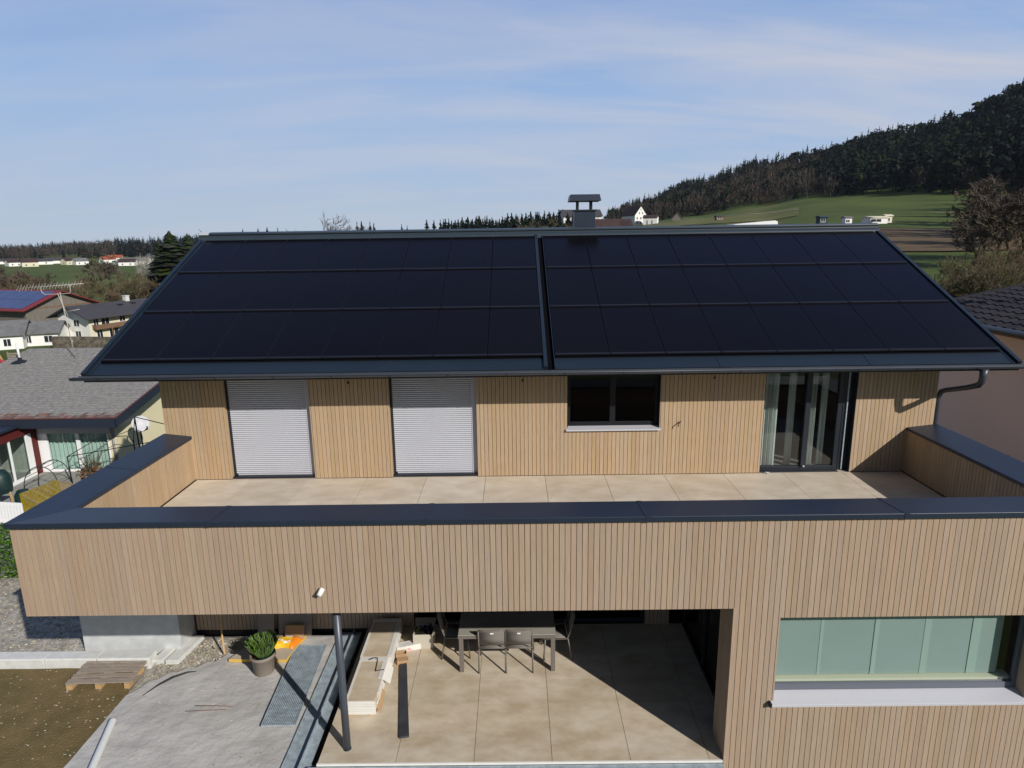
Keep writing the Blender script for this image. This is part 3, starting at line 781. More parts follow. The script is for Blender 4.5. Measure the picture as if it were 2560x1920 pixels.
for i in range(5):
    yy = -3.70 + (i % 2)*.0045
    m = MB(); m.box(bx_[i], bx_[i+1]+(.06 if i < 4 else 0), yy, yy+.002, -1.735, -.50)
    o = m.build('panel_curtain', pan)
    if i < 4:
        wd_ = (.035, .055, .085, .12)[i]
        one('hem', pan2, lambda k: k.box(bx_[i+1]-wd_, bx_[i+1]+.01, -3.7045, -3.7035, -1.735, -.50), o)
    tag(o, ['pale green panel curtain at the left jamb of the long lower window', 'pale green panel curtain second from the left jamb of the lower window', 'middle one of five pale green panel curtains in the lower window',
            'pale green panel curtain fourth from the left jamb of the lower window', 'narrow pale green panel curtain next to the dark part of the lower window'][i], 'curtain', 'panel curtains in the lower window')
# wall fittings
sp_ = thing('wall_spotlight', 'small white cylinder spotlight on the parapet above the steel post', 'lamp', (4.14, -4.062, -.08))
m = MB(); m.tube([(4.14,-4.063,-.06),(4.14,-4.10,-.06)], .018, 12); m.tube([(4.155,-4.09,-.03),(4.115,-4.155,-.105)], [.034,.036], 16); m.build('lamp_body', WHITEP, sp_)
m = MB(); m.tube([(4.1165,-4.1525,-.102),(4.114,-4.1570,-.1072)], [.029,.029], 16); m.build('lamp_lens', SILLM, sp_)
m = MB(); m.tube([(9.955,.0,1.06),(9.955,-.05,1.06),(9.93,-.09,1.045),(9.92,-.10,1.0)], .012, 8); m.tube([(9.955,-.03,1.06),(9.99,-.045,1.085)], .012, 8)
o = m.build('wall_tap', BRONZ := mat('dark_bronze', (.10,.07,.045), .4, .5, metal=.6)); tag(o, 'small bronze tap on the timber wall right of the square window', 'tap')
for xx, lab in ((3.62, 'tiny dark cable outlet under the eaves between the two shutters'), (6.95, 'tiny dark cable outlet under the eaves left of the square window'), (10.6, 'tiny dark cable outlet under the eaves left of the sliding door')):
    m = MB(); m.tube([(xx,.0,1.93),(xx,-.035,1.92)], [.02,.014], 8); o = m.build('cable_outlet', BLACK); tag(o, lab, 'fitting', 'cable outlets under the eaves')
m = MB(); m.tube([(11.72,-.05,.002),(11.72,-.05,.03)], .016, 8); m.bar((11.68,-.05,.034),(11.76,-.06,.034),.018,.01); o = m.build('door_stop', SILLM); tag(o, 'little metal stop on the floor before the sliding door', 'door stop')

# ------------------------------------------------------------------ solar panels
PS = 1.703
def make_panel():
    root = thing('solar_module', 'x', 'solar panel')
    m = MB(); m.box(.014,.986,.042,1.70,.012,.030); m.build('glass', PVG, root)
    m = MB(); m.box(.005,.995,.0,.042,.004,.033); m.box(.008,.0115,.043,1.70,.004,.032); m.box(.9885,.992,.043,1.70,.004,.032)
    m.tube([(.03,.02,.036),(.03,.02,.046)], .014, 8); m.build('frame', PVF, root)
    return root
p0 = make_panel(); first = True
rown = ['lowest', 'middle', 'top']; ordn = ['first','second','third','fourth','fifth','sixth','seventh','eighth']
tilt = SLP - math.atan(.022/PS)
for fld, xb in (('left', -.686), ('right', 7.525)):
    for rw in range(3):
        for c in range(8):
            o = p0 if first else copy_tree(p0); first = False
            o.location = rp_(xb + c, .495 + rw*PS, .030)
            o.rotation_euler = (tilt, 0, 0)
            if fld == 'left':
                o['label'] = f'black solar panel in the {rown[rw]} row, {ordn[c]} from the left roof edge'
            else:
                o['label'] = f'black solar panel in the {rown[rw]} row, {ordn[7-c]} from the right roof edge'
            o['group'] = 'black solar panels covering the roof'

# ------------------------------------------------------------------ things on the covered terrace
def table():
    t = thing('garden_table', 'taupe garden table with pale ceramic top under the terrace overhang', 'table', (6.6,-1.47,-2.904))
    x0, x1, y0, y1, z = 5.75, 7.46, -2.02, -1.0, -2.164
    one('tabletop', TTOP, lambda k: k.box(x0+.004, x1-.004, y0+.004, y1-.004, z-.012, z+.002), t, .003)
    m = MB(); m.box(x0,x1,y0,y0+.03,z-.07,z-.0125); m.box(x0,x1,y1-.03,y1,z-.07,z-.0125); m.box(x0,x0+.03,y0+.03,y1-.03,z-.07,z-.0125); m.box(x1-.03,x1,y0+.03,y1-.03,z-.07,z-.0125)
    m.build('apron', TAUPE, t)
    for xa in (x0+.012, x1-.087):
        for ya in (y0+.012, y1-.087):
            one('leg', TAUPE, lambda k: k.box(xa, xa+.075, ya, ya+.075, -2.903, z-.0715), t, .004)
table()
def make_chair():
    # back faces -y, seat towards +y
    t = thing('garden_chair', 'x', 'chair')
    z = .43; w_ = .235
    def sheet(x0, x1, pts):
        m = MB(); n = len(pts); m.faces([(x0,*p) for p in pts] + [(x1,*p) for p in pts], [(i,i+1,n+i+1,n+i) for i in range(n-1)], 0, True)
        return m
    o = sheet(-w_+.015, w_-.015, [(.04,z),(.2,z-.015),(.36,z-.012),(.46,z)]).build('seat', TEXT, t); sm = o.modifiers.new('s','SOLIDIFY'); sm.thickness = .006
    o = sheet(-w_+.02, w_-.02, [(-.005,z+.13),(-.035,z+.25),(-.075,z+.40),(-.085,z+.435)]).build('backrest', TEXT, t); sm = o.modifiers.new('s','SOLIDIFY'); sm.thickness = .006
    one('label_patch', WFRAME, lambda k: k.box(-.03,.03,-.0925,-.0895,z+.375,z+.398), o)
    m = MB()
    for sx in (-1, 1):
        m.tube([(sx*w_,.46,z),(sx*w_,.04,z),(sx*w_,-.005,z+.12),(sx*w_,-.088,z+.445)], .014, 8)
    m.tube([(-w_,-.088,z+.445),(-w_*.5,-.096,z+.452),(w_*.5,-.096,z+.452),(w_,-.088,z+.445)], .014, 8); m.tube([(-w_,.46,z),(w_,.46,z)], .013, 8); m.tube([(-w_,.02,z+.04),(w_,.02,z+.04)], .012, 8); m.tube([(-w_,-.0,z+.125),(w_,-.0,z+.125)], .011, 8)
    m.build('frame', TAUPE, t)
    for sx in (-1, 1):
        one('leg', TAUPE, lambda k: k.tube([(sx*w_,.44,z),(sx*w_,.47,.0)], .014, 8), t)
        one('leg', TAUPE, lambda k: k.tube([(sx*w_,.03,z),(sx*(w_+.005),-.045,.0)], .014, 8), t)
    return t
ch0 = make_chair()
for i, (x, y, a, lab) in enumerate([
    (6.345, -2.0, 0, 'taupe mesh chair at the table front, the one nearer the cardboard box'),
    (6.815, -2.0, 0, 'taupe mesh chair at the table front, right beside its twin'),
    (7.72, -1.45, 92, 'taupe mesh chair at the right end of the garden table'),
    (5.44, -1.40, -88, 'taupe mesh chair in shade at the left end of the garden table'),
    (6.35, -.93, 180, 'shaded taupe chair behind the table, mostly hidden, the left of two'),
    (6.85, -.93, 180, 'shaded taupe chair behind the table, mostly hidden, the right of two')]):
    o = ch0 if i == 0 else copy_tree(ch0)
    o.location = (x, y, -2.904); o.rotation_euler = (0, 0, R(a)); o['label'] = lab; o['group'] = 'taupe chairs around the garden table'

# two stacks of packed tiles
def tile_stack(label, x0, x1, y0, y1, z1, n, skew, torn):
    t = thing('tile_stack', label, 'tile stack', ((x0+x1)/2, (y0+y1)/2, -2.904))
    t['group'] = 'stacks of packed floor tiles'
    z0 = -2.903
    one('bearer', PALEWOOD, lambda k: (k.box(x0+.02,x0+.12,y0+.02,y1-.02,z0,z0+.035), k.box(x1-.12,x1-.02,y0+.02,y1-.02,z0,z0+.035)), t)
    h = (z1 - z0 - .035)/n
    for i in range(n):
        za = z0 + .035 + i*h; j = random.uniform(-.008, .008)
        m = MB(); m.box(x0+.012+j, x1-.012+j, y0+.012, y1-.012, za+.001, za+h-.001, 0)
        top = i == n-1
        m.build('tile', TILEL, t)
    m = MB()   # white packing sleeves along front and edges
    for i in range(n):
        za = z0 + .036 + i*h
        m.box(x0-.002, x1+.002, y0-.004, y0+.010, za+.004, za+h-.004, 0)
        m.box(x1-.008, x1+.006, y0+.02+torn*random.uniform(.1,.5), y1-.01, za+.004, za+h-.004, 0)
    m.box(x0-.004, x0+.035, y0+.0, y1, z1+.001, z1+.005, 0); m.box(x1-.07, x1+.008, y0+(.55 if torn else .02), y1, z1+.001, z1+.006, 0)
    m.box(x0-.004, x1+.004, y1-.10, y1+.004, z1+.0065, z1+.010, 0)
    m.build('packing_sleeve', WCARD, t)
    if torn:
        m = MB(); m.poly([(x1+.006,y0+.55,z1-.02),(x1+.12,y0+.62,z1-.16),(x1+.11,y1-.1,z1-.14),(x1+.006,y1-.02,z1-.01)], 0)
        m.poly([(x1+.006,y0+.03,z0+.05),(x1+.07,y0+.12,z0+.02),(x1+.055,y0+.5,z0+.06),(x1+.006,y0+.52,z0+.12)], 1)
        o = m.build('torn_flap', [WCARD, CARD], t)
    return t
tile_stack('stack of beige tiles in torn white packing nearest the steel post', 4.02, 4.50, -3.07, -1.97, -2.62, 8, 0, True)
tile_stack('stack of beige tiles in white packing half in the shade', 4.00, 4.54, -1.93, -.76, -2.63, 8, 0, False)
m = MB(); m.tube([(4.18,-2.05,-2.60),(4.26,-2.02,-2.585),(4.33,-2.04,-2.56),(4.335,-2.06,-2.61),(4.355,-2.34,-2.612),(4.38,-2.335,-2.606),(4.50,-2.31,-2.606)], .008, 6)
o = m.build('tile_lifter', WIREM); tag(o, 'thin bent wire carrying handle lying on the tile stack', 'wire handle')
# cardboard box with dark contents
bxr = thing('cardboard_box', 'open pale cardboard box holding dark bags and leaves', 'box', (5.07,-1.15,-2.904))
bxr.rotation_euler = (0,0,0)
m = MB(); x0,x1,y0,y1,z0,z1 = 4.84,5.21,-1.32,-.98,-2.903,-2.61
m.box(x0,x1,y0,y0+.008,z0,z1); m.box(x0,x1,y1-.008,y1,z0,z1); m.box(x0,x0+.008,y0+.008,y1-.008,z0,z1); m.box(x1-.008,x1,y0+.008,y1-.008,z0,z1); m.box(x0+.008,x1-.008,y0+.008,y1-.008,z0,z0+.008)
m.build('carton', mat('pale_carton', (.50,.46,.38), .85, .2, var=.06, vscale=6), bxr)
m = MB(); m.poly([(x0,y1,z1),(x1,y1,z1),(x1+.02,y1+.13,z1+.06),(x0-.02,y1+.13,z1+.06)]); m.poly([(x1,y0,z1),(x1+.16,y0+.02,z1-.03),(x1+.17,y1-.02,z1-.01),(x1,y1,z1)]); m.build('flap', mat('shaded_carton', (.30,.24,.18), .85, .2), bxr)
m = MB()
for k in range(26):
    a, b, c = random.uniform(x0+.05,x1-.05), random.uniform(y0+.04,y1-.04), random.uniform(-2.70,-2.62)
    d = Vector((random.uniform(-1,1),random.uniform(-1,1),random.uniform(.2,1))).normalized()*.06; e = d.cross(Vector((.3,.9,.1))).normalized()*.03
    p = Vector((a,b,c)); m.poly([p-d-e,p+d-e,p+d+e,p-d+e], 1 if k % 4 == 0 else 0)
m.box(x0+.02,x1-.02,y0+.02,y1-.02,-2.80,-2.71,0)
m.build('contents', [BLACK, mat('dry_leaf', (.30,.27,.10), .8, .2)], bxr)
# white printed carton lying askew
wb = thing('white_carton', 'white flat carton with a pink red printed mark, lying tilted by the box', 'box', (4.76,-1.28,-2.904))
M = Matrix.Translation((4.77,-1.30,-2.903)) @ Matrix.Rotation(R(18),4,'Z')
m = MB(); m.box(-.25,.25,-.085,.085,.0,.11,0,M); m.build('carton', WCARD, wb, .003)
m = MB()
for (x0_,x1_,z0_,z1_) in ((-.02,.02,.060,.068),(-.028,-.020,.030,.066),(-.018,.024,.028,.036),(.02,.028,.034,.058),(-.008,.012,.044,.052)): m.box(x0_-.03,x1_-.03,-.0866,-.0856,z0_,z1_,0,M)
for k in range(9): m.box(-.07+k*.014,-.062+k*.014,-.0866,-.0856,.012,.02 + (.003 if k % 3 else .006),0,M)
m.build('printed_mark', REDL, wb)
m = MB()
for k in range(3): m.box(-.2,.2,-.05+k*.035,-.04+k*.035,.1105,.1112,0,M)
m.build('printed_lines', PRINTG, wb)
# small brown cartons
cb1 = thing('small_carton', 'two small open brown cartons pushed together beside the white carton', 'box', (4.68,-1.60,-2.904))
M = Matrix.Translation((4.66,-1.60,-2.903)) @ Matrix.Rotation(R(12),4,'Z')
m = MB(); m.box(-.10,.10,-.03,-.022,0,.11,0,M); m.box(-.10,.10,.07,.078,0,.11,0,M); m.box(-.10,-.092,-.022,.07,0,.11,0,M); m.box(.092,.10,-.022,.07,0,.11,0,M); m.box(-.092,.092,-.022,.07,0,.01,0,M)
M2 = M @ Matrix.Translation((.02,-.14,0)); m.box(-.10,.10,-.055,.055,0,.085,0,M2)
M3 = M @ Matrix.Translation((.01,.09,.11)) @ Matrix.Rotation(R(-35),4,'X'); m.box(-.1,.09,0,.09,0,.004,0,M3)
m.build('carton', CARD, cb1)
# dark plank
m = MB()
A, B, C_, D_ = Vector((4.955,-3.56,0)), Vector((5.105,-3.53,0)), Vector((4.75,-1.56,0)), Vector((4.63,-1.60,0))
vs_ = [(*p.xy, -2.903) for p in (A,B,C_,D_)] + [(*p.xy, -2.872) for p in (A,B,C_,D_)]
m.faces(vs_, [(3,2,1,0),(4,5,6,7),(0,1,5,4),(1,2,6,5),(2,3,7,6),(3,0,4,7)])
o = m.build('slate_plank', SLATE, None, .003); tag(o, 'long dark grey plank lying across the pale terrace tiles', 'plank')

# ------------------------------------------------------------------ things on the sand and gravel
pot = thing('potted_heather', 'spiky green heather in a taupe pot standing on the sand', 'potted plant', (2.215,-1.86,-2.99))
pc = (2.215,-1.80,-2.985)
m = MB(); m.lathe([(.0,.0),(.165,.0),(.172,.01),(.20,.30),(.222,.31),(.222,.365),(.205,.368),(.195,.33),(.16,.05),(0,.05)], pc, 32); m.build('pot', TERRA, pot)
m = MB(); m.lathe([(.14,.25),(.155,.40),(.162,.40),(.162,.41),(.15,.41),(.145,.37),(0,.37)], (pc[0]+.02,pc[1]+.01,pc[2]), 28); ip = m.build('inner_pot', POTIN, pot)
one('soil', SOIL, lambda k: k.lathe([(.0,.30),(.196,.30)], pc, 28), pot)
m = MB(); random.seed(3)
for k in range(620):
    a = random.uniform(0, 2*PI); q_ = math.sqrt(random.random()); rr = .15*q_; L_ = random.uniform(.22, .37)*(1.08 - .35*q_)
    b0 = Vector((pc[0]+.02+rr*math.cos(a), pc[1]+rr*math.sin(a), pc[2]+.37)); out = Vector((math.cos(a), math.sin(a), 0))*(.55*q_*L_)
    tip = b0 + Vector((random.gauss(0,.012), random.gauss(0,.012), L_)) + out
    p_ = b0.lerp(tip, .3); sdv = Vector((math.sin(a*3.1), math.cos(a*3.1), 0))*.0075; s2 = Vector((sdv.y,-sdv.x,0))
    for q in (sdv, s2):
        m.poly([b0-q*.4, b0+q*.4, p_+q, p_-q]); m.poly([p_-q, p_+q, tip+q*.8, tip-q*.8])
m.build('foliage', HEATH, pot)
# insulation boards on the ground
m = MB(); vs_ = [(1.46,-1.54,-2.985),(2.53,-1.565,-2.985),(2.66,-.80,-2.985),(1.78,-.79,-2.985)]; vs_ += [(x,y,-2.925) for x,y,_ in vs_]
m.faces(vs_, [(4,5,6,7)], 0); m.faces(vs_, [(3,2,1,0),(0,1,5,4),(1,2,6,5),(2,3,7,6),(3,0,4,7)], 1)
o = m.build('insulation_board', [INSUL, INSY]); tag(o, 'beige board with yellow edges lying flat under the heather pot', 'board')
# bag
bagr = thing('plastic_bag', 'crumpled orange, yellow and white plastic sack lying on the beige board', 'bag', (2.33,-1.06,-2.92))
bm = bmesh.new(); bmesh.ops.create_grid(bm, x_segments=26, y_segments=16, size=1)
for v in bm.verts:
    x, y = v.co.x, v.co.y
    e = max(0, (1-abs(x)**4)*(1-abs(y)**4))
    v.co = Vector((2.33 + x*.27 + y*.05, -1.08 + y*.155 + .02*math.sin(x*5), -2.922 + .10*e**.6 + .018*e*noise.noise(Vector((x*4,y*4,2))) ))
me = bpy.data.meshes.new('sack'); bm.to_mesh(me)
for mm_ in (YELLB, WFRAME, ORANGEB): me.materials.append(mm_)
for p in me.polygons:
    c = p.center; x = (c.x-2.33)/.27; y = (c.y+1.08)/.155
    p.material_index = 2 if x > .55 else (1 if (y > .35 and abs(y-.65-.2*x) > .15) or (abs(y+.35+.2*math.sin(6*x)) < .12 and x > -.4) else 0); p.use_smooth = True
bm.free(); o = bpy.data.objects.new('sack', me); link(o, bagr)
# leaning panels against the house wall
for nm, xa, xb, h, yb, lab in (('leaning_panel',1.70,2.02,.62,-.78,'narrow grey brown panel leaning against the dark timber wall'),('leaning_panel',2.12,2.76,.62,-.80,'wide grey brown panel leaning on the wall behind the orange sack')):
    m = MB(); m.faces([(xa,yb,-2.985),(xb,yb,-2.985),(xb,YB-.02,-2.985+h),(xa,YB-.02,-2.985+h),(xa,yb+.03,-2.985),(xb,yb+.03,-2.985),(xb,YB+.0,-2.985+h),(xa,YB+.0,-2.985+h)],
        [(0,1,2,3),(7,6,5,4),(0,4,5,1),(1,5,6,2),(2,6,7,3),(3,7,4,0)]); o = m.build(nm, SHEETG); tag(o, lab, 'panel', 'panels leaning on the house wall')
m = MB(); m.faces([(2.30,-.95,-2.92),(2.66,-.95,-2.92),(2.66,-.86,-2.68),(2.30,-.86,-2.68),(2.30,-.91,-2.92),(2.66,-.91,-2.92),(2.66,-.82,-2.68),(2.30,-.82,-2.68)],[(0,1,2,3),(7,6,5,4),(0,4,5,1),(1,5,6,2),(2,6,7,3),(3,7,4,0)])
o = m.build('leaning_panel', CARD); tag(o, 'low brown sheet standing between the orange sack and wide panel', 'panel', 'panels leaning on the house wall')
m = MB(); m.bar((1.26,-1.27,-3.0),(.90,-.615,-1.25),.028,.022); o = m.build('timber_batten', PALEWOOD); tag(o, 'thin pale batten leaning from the gravel against the dark wall', 'batten')
# galvanised grating
gr_ = thing('steel_grating', 'galvanised mesh grating lying in the sand beside the terrace', 'grating', (2.9,-2.15,-2.97))
P00, P10, P01, P11 = Vector((2.685,-3.19,0)), Vector((3.225,-3.18,0)), Vector((2.565,-1.10,0)), Vector((3.135,-1.10,0))
def gp(a, b, z): 
    p = (P00*(1-a)+P10*a)*(1-b) + (P01*(1-a)+P11*a)*b; return (p.x, p.y, z)
m = MB()
for i in range(19): m.bar(gp(i/18,0,-2.957), gp(i/18,1,-2.957), .006, .018)
for i in range(67): m.bar(gp(0,i/66,-2.959), gp(1,i/66,-2.959), .006, .012)
m.build('mesh_bars', GALV, gr_)
m = MB(); m.bar(gp(0,0,-2.958),gp(1,0,-2.958),.012,.026); m.bar(gp(0,1,-2.958),gp(1,1,-2.958),.012,.026); m.bar(gp(0,0,-2.958),gp(0,1,-2.958),.012,.026); m.bar(gp(1,0,-2.958),gp(1,1,-2.958),.012,.026); m.build('frame', GALV, gr_)
m = MB(); m.poly([gp(0,0,-2.9685),gp(1,0,-2.9685),gp(1,1,-2.9685),gp(0,1,-2.9685)]); m.build('backing', mat('dark_fleece', (.17,.18,.19), .9, .1), gr_)
# pallet
pl = thing('wooden_pallet', 'weathered grey wooden pallet lying on the earth by the kerb', 'pallet', (-.55,-1.8,-3.03))
M = Matrix.Translation((-1.10,-2.215,-3.03)) @ Matrix.Rotation(R(1.5),4,'Z')
for i, (ya, wd) in enumerate(((.0,.12),(.165,.09),(.295,.13),(.465,.085),(.59,.10),(.725,.10))):
    one('deck_board', OLDWOOD, lambda k: k.box(0+random.uniform(-.01,.01),1.1+random.uniform(-.01,.01),ya,ya+wd,.122,.142,0,M @ Matrix.Rotation(random.uniform(-.006,.006),4,'Z')), pl)
for xa in (0,.50,1.0):
    one('stringer', OLDWOOD, lambda k: k.box(xa,xa+.1,.0,.82,.10,.121,0,M), pl)
    for ya in (0,.36,.72): one('block', PALEWOOD, lambda k: k.box(xa,xa+.1,ya,ya+.1,.02,.0995,0,M), pl)
    one('runner', OLDWOOD, lambda k: k.box(xa,xa+.1,.0,.82,.0,.0195,0,M), pl)
# kerb stones
for i, (xa, xb) in enumerate(((-4.30,-3.10),(-3.085,-1.92),(-1.905,-.95),(-.935,.03))):
    kb = MB(); kb.prism([(-1.60,-3.1),(-1.60,-2.86),(-1.585,-2.845),(-1.36,-2.845),(-1.345,-2.86),(-1.345,-3.1)], xa, xb)
    o = kb.build('kerb_stone', STONE, None, .008)
    tag(o, ['pale concrete kerb stone at the outer end, cut by the frame','pale concrete kerb stone between earth bed and shaded gravel','pale concrete kerb stone directly left of the pallet','pale concrete kerb stone behind the pallet, the end one'][i], 'kerb stone', 'kerb stones along the earth bed')
# long slabs leaning by the cellar wall
for i, (xa, xb, z, lab) in enumerate(((.02,.20,-2.95,'narrow grey slab lying between the cellar wall and gravel'),(.26,.50,-2.96,'wide pale slab lying on gravel next to the pallet'))):
    m = MB(); vs_ = [(xa,-1.50,-3.05),(xb,-1.50,-3.05),(xb+.12,-.72,-3.05),(xa+.12,-.72,-3.05)]; vs_ += [(x,y,z) for x,y,_ in vs_]
    m.faces(vs_, [(3,2,1,0),(4,5,6,7),(0,1,5,4),(1,2,6,5),(2,3,7,6),(3,0,4,7)]); o = m.build('stone_slab', STONE, None, .006); tag(o, lab, 'slab', 'slabs lying by the cellar wall')
m = MB(); m.tube([(.235,-3.07,-2.945),(.72,-4.75,-2.945)], .055, 20, caps=False); m.tube([(.72,-4.75,-2.945),(.235,-3.07,-2.945)], .050, 20, caps=False)
o = m.build('plastic_pipe', PVC); tag(o, 'pale plastic pipe lying on the sand at the frame edge', 'pipe')
m = MB(); m.tube([(.35,-2.42,-2.985),(.50,-2.16,-2.968),(.66,-1.97,-2.962),(.85,-1.84,-2.965),(.98,-1.79,-2.985)], [.004,.014,.02,.014,.004], 6); o = m.build('fleece_edge', BLACK); tag(o, 'dark curled fleece edge poking out of the sand rim', 'fleece')
random.seed(11)
m = MB()
for k in range(4200):
    x, y = (random.uniform(-4.5,3.2), random.uniform(-4.6,-.9)) if k < 900 else ((random.uniform(-6.5,-1.5), random.uniform(-1.3,2.2)) if k < 3300 else (random.uniform(.15,1.3), random.uniform(-1.9,-.75)))
    if k > 3300 and y < -1.45 - (x-1.2)*-.55: continue
    if x < 0 and -1.64 < y < -1.3: continue
    s_ = random.uniform(.006,.016) * (1.6 if y > -1.6 else 1)
    z = (-2.992 if x > .1 else -3.02) if k < 900 else -3.05
    vs_ = [(x+random.uniform(-s_,s_)+a*s_, y+random.uniform(-s_,s_)*.3+b*s_, z+c*s_*.7) for a,b,c in ((1,0,0),(-1,0,0),(0,1,0),(0,-1,0),(0,0,1),(0,0,-1))]
    m.faces(vs_, [(0,2,4),(2,1,4),(1,3,4),(3,0,4),(2,0,5),(1,2,5),(3,1,5),(0,3,5)])
o = m.build('loose_pebbles', mat('pebble', (.36,.32,.25), .9, .2, island=.4)); tag(o, kind='stuff')
m = MB(); m.tube([(1.42,-2.72,-2.955),(1.75,-2.73,-2.95),(2.05,-2.745,-2.955)], .006, 6); m.tube([(1.30,-2.83,-2.968),(1.95,-2.80,-2.966)], .005, 6); o = m.build('rusty_rod', mat('rust', (.20,.10,.07), .9, .2)); tag(o, 'pair of thin rusty rods half sunk in the sand', 'rods')

# ------------------------------------------------------------------ foliage helpers
def leaf_cloud(mb, pts_fn, n, size, mi=0):
    for _ in range(n):
        p = Vector(pts_fn()); s_ = size*random.uniform(.6,1.4)
        d = Vector((random.gauss(0,1),random.gauss(0,1),random.gauss(0,.7))).normalized(); e = d.cross(Vector((random.gauss(0,1),random.gauss(0,1),random.gauss(0,1)))).normalized()
        mb.poly([p-d*s_-e*s_*.5, p+d*s_*.2-e*s_*.6, p+d*s_, p+d*s_*.2+e*s_*.6], mi)
def bare_tree_mesh(name, seed, H, spread, trunk_r, matl, levels=4, upright=.5, stems=1, nchild=(4,6), twig=.02, clear=.25):
    rnd = random.Random(seed)
    T = MB(); C = MB()
    def branch(p, d, L_, r, lv):
        tgt = T if lv == 0 else C
        npt = 4 if lv < 2 else 3
        pts = [p]; rads = [r]; q = p.copy(); dd = d.copy()
        for i in range(npt):
            dd = (dd + Vector((rnd.gauss(0,.13),rnd.gauss(0,.13),rnd.gauss(0,.08)+.05*upright))).normalized()
            q = q + dd*(L_/npt); pts.append(q.copy()); rads.append(max(twig*.5, r*(1-.72*(i+1)/npt)))
        tgt.tube(pts, rads, 6 if lv == 0 else (4 if lv < 2 else 3), 0, lv < 2, caps=False)
        if lv >= levels: return
        n = rnd.randint(*nchild) + (3 if lv == 0 else 0)
        for k in range(n):
            t = rnd.uniform(clear if lv == 0 else .2, 1.0); idx = min(npt-1, int(t*npt)); f = t*npt - idx
            pp = pts[idx].lerp(pts[idx+1], f); rr = rads[idx]*(1-f)+rads[idx+1]*f
            az = rnd.uniform(0,2*PI); tilt_ = rnd.uniform(.5,1.15) * spread
            ax = d.orthogonal().normalized(); ax.rotate(Matrix.Rotation(az,3,d))
            nd = (d*math.cos(tilt_) + ax*math.sin(tilt_)).normalized(); nd = (nd + Vector((0,0,upright*.35))).normalized()
            branch(pp, nd, L_*rnd.uniform(.42,.68), max(twig, rr*.62), lv+1)
    for s_ in range(stems):
        d = Vector((rnd.gauss(0,.06 if stems == 1 else .25), rnd.gauss(0,.06 if stems == 1 else .25), 1)).normalized()
        branch(Vector((rnd.gauss(0,.2)*(stems>1), rnd.gauss(0,.2)*(stems>1), 0)), d, H*.62, trunk_r/(stems**.4), 0)
    # scale to height
    zmax = max(v[2] for v in T.v + C.v)
    k = H/zmax
    for M_ in (T, C): M_.v = [(a*k,b*k,c*k) for a,b,c in M_.v]
    return T.mesh(name+'_trunk', matl), C.mesh(name+'_crown', matl)
def place_tree(name, meshes, x, y, z, s, rz, label, group, cat='tree', sx=None):
    t = thing(name, label, cat, (x, y, z), group); t.rotation_euler = (0,0,rz); t.scale = (sx or s, sx or s, s)
    for nm, me in zip(('trunk','crown'), meshes):
        o = bpy.data.objects.new(nm, me); COL.objects.link(o); o.parent = t
    return t
def conifer_mesh(name, seed, matl, H=1.0, R_=.18, layers=15, per=9, droop=.5, base=.08, ragged=.35):
    rnd = random.Random(seed); T = MB(); C = MB()
    T.tube([(0,0,0),(0,0,H*.95)], [R_*.09,R_*.02], 5, caps=False)
    conifer_into(C, rnd, (0,0,0), H, R_, layers, per, droop, base, ragged)
    return T.mesh(name+'_trunk', WTWIG), C.mesh(name+'_crown', matl)
def conifer_into(C, rnd, o, H, R_, layers, per, droop, base, ragged, mi=0):
    lean = rnd.uniform(-.02,.02)*H
    for i in range(layers):
        t = i/(layers-1); z = o[2] + H*(base + (1-base-.03)*t); rr = R_*((1-t)**.7*(.75+.25*math.sin(min(1,t*4)*PI/2)))*(1+rnd.uniform(-ragged,ragged)*.5) + R_*.07
        off = rnd.uniform(0,2*PI); ox = o[0] + lean*t
        for k in range(per):
            a = off + 2*PI*(k+rnd.uniform(-.4,.4))/per; L_ = rr*rnd.uniform(1-ragged,1+ragged*.6); wd = L_*.55 + R_*.06; dz = rnd.uniform(-.5,.5)*H/layers
            ca, sa = math.cos(a), math.sin(a)
            C.poly([(ox-sa*wd*.3, o[1]+ca*wd*.3, z+H*.04+dz), (ox+ca*L_*.6+sa*wd*.55, o[1]+sa*L_*.6-ca*wd*.55, z-L_*droop*.4+dz), (ox+ca*L_, o[1]+sa*L_, z-L_*droop+dz), (ox+ca*L_*.6-sa*wd*.55, o[1]+sa*L_*.6+ca*wd*.55, z-L_*droop*.4+dz)], mi)
    C.poly([(o[0]+lean-R_*.07,o[1],o[2]+H*.9),(o[0]+lean+R_*.07,o[1],o[2]+H*.9),(o[0]+lean,o[1],o[2]+H)], mi)
    C.poly([(o[0]+lean,o[1]-R_*.07,o[2]+H*.9),(o[0]+lean,o[1]+R_*.07,o[2]+H*.9),(o[0]+lean,o[1],o[2]+H)], mi)
def bush_into(C, rnd, o, H, W, n, mi=1):
    """leafless wood seen from far: fine splinters filling a rounded crown, paler stems below"""
    for _ in range(n):
        d = Vector((rnd.gauss(0,1),rnd.gauss(0,1),rnd.gauss(0,1))).normalized()*(rnd.random()**.4)
        x, y, z = o[0]+d.x*W, o[1]+d.y*W, o[2]+H*.60+d.z*H*.40
        l = H*rnd.uniform(.05,.13); wd = H*rnd.uniform(.012,.032); b = rnd.uniform(0,PI); ox, oy = d.x*l*1.3+rnd.gauss(0,.3)*l, d.y*l*1.3+rnd.gauss(0,.3)*l
        C.poly([(x-wd*math.cos(b),y-wd*math.sin(b),z-l),(x+wd*math.cos(b),y+wd*math.sin(b),z-l),(x+ox,y+oy,z+l)], mi)
    C.poly([(o[0]-H*.015,o[1],o[2]),(o[0]+H*.015,o[1],o[2]),(o[0],o[1],o[2]+H*.8)], mi)

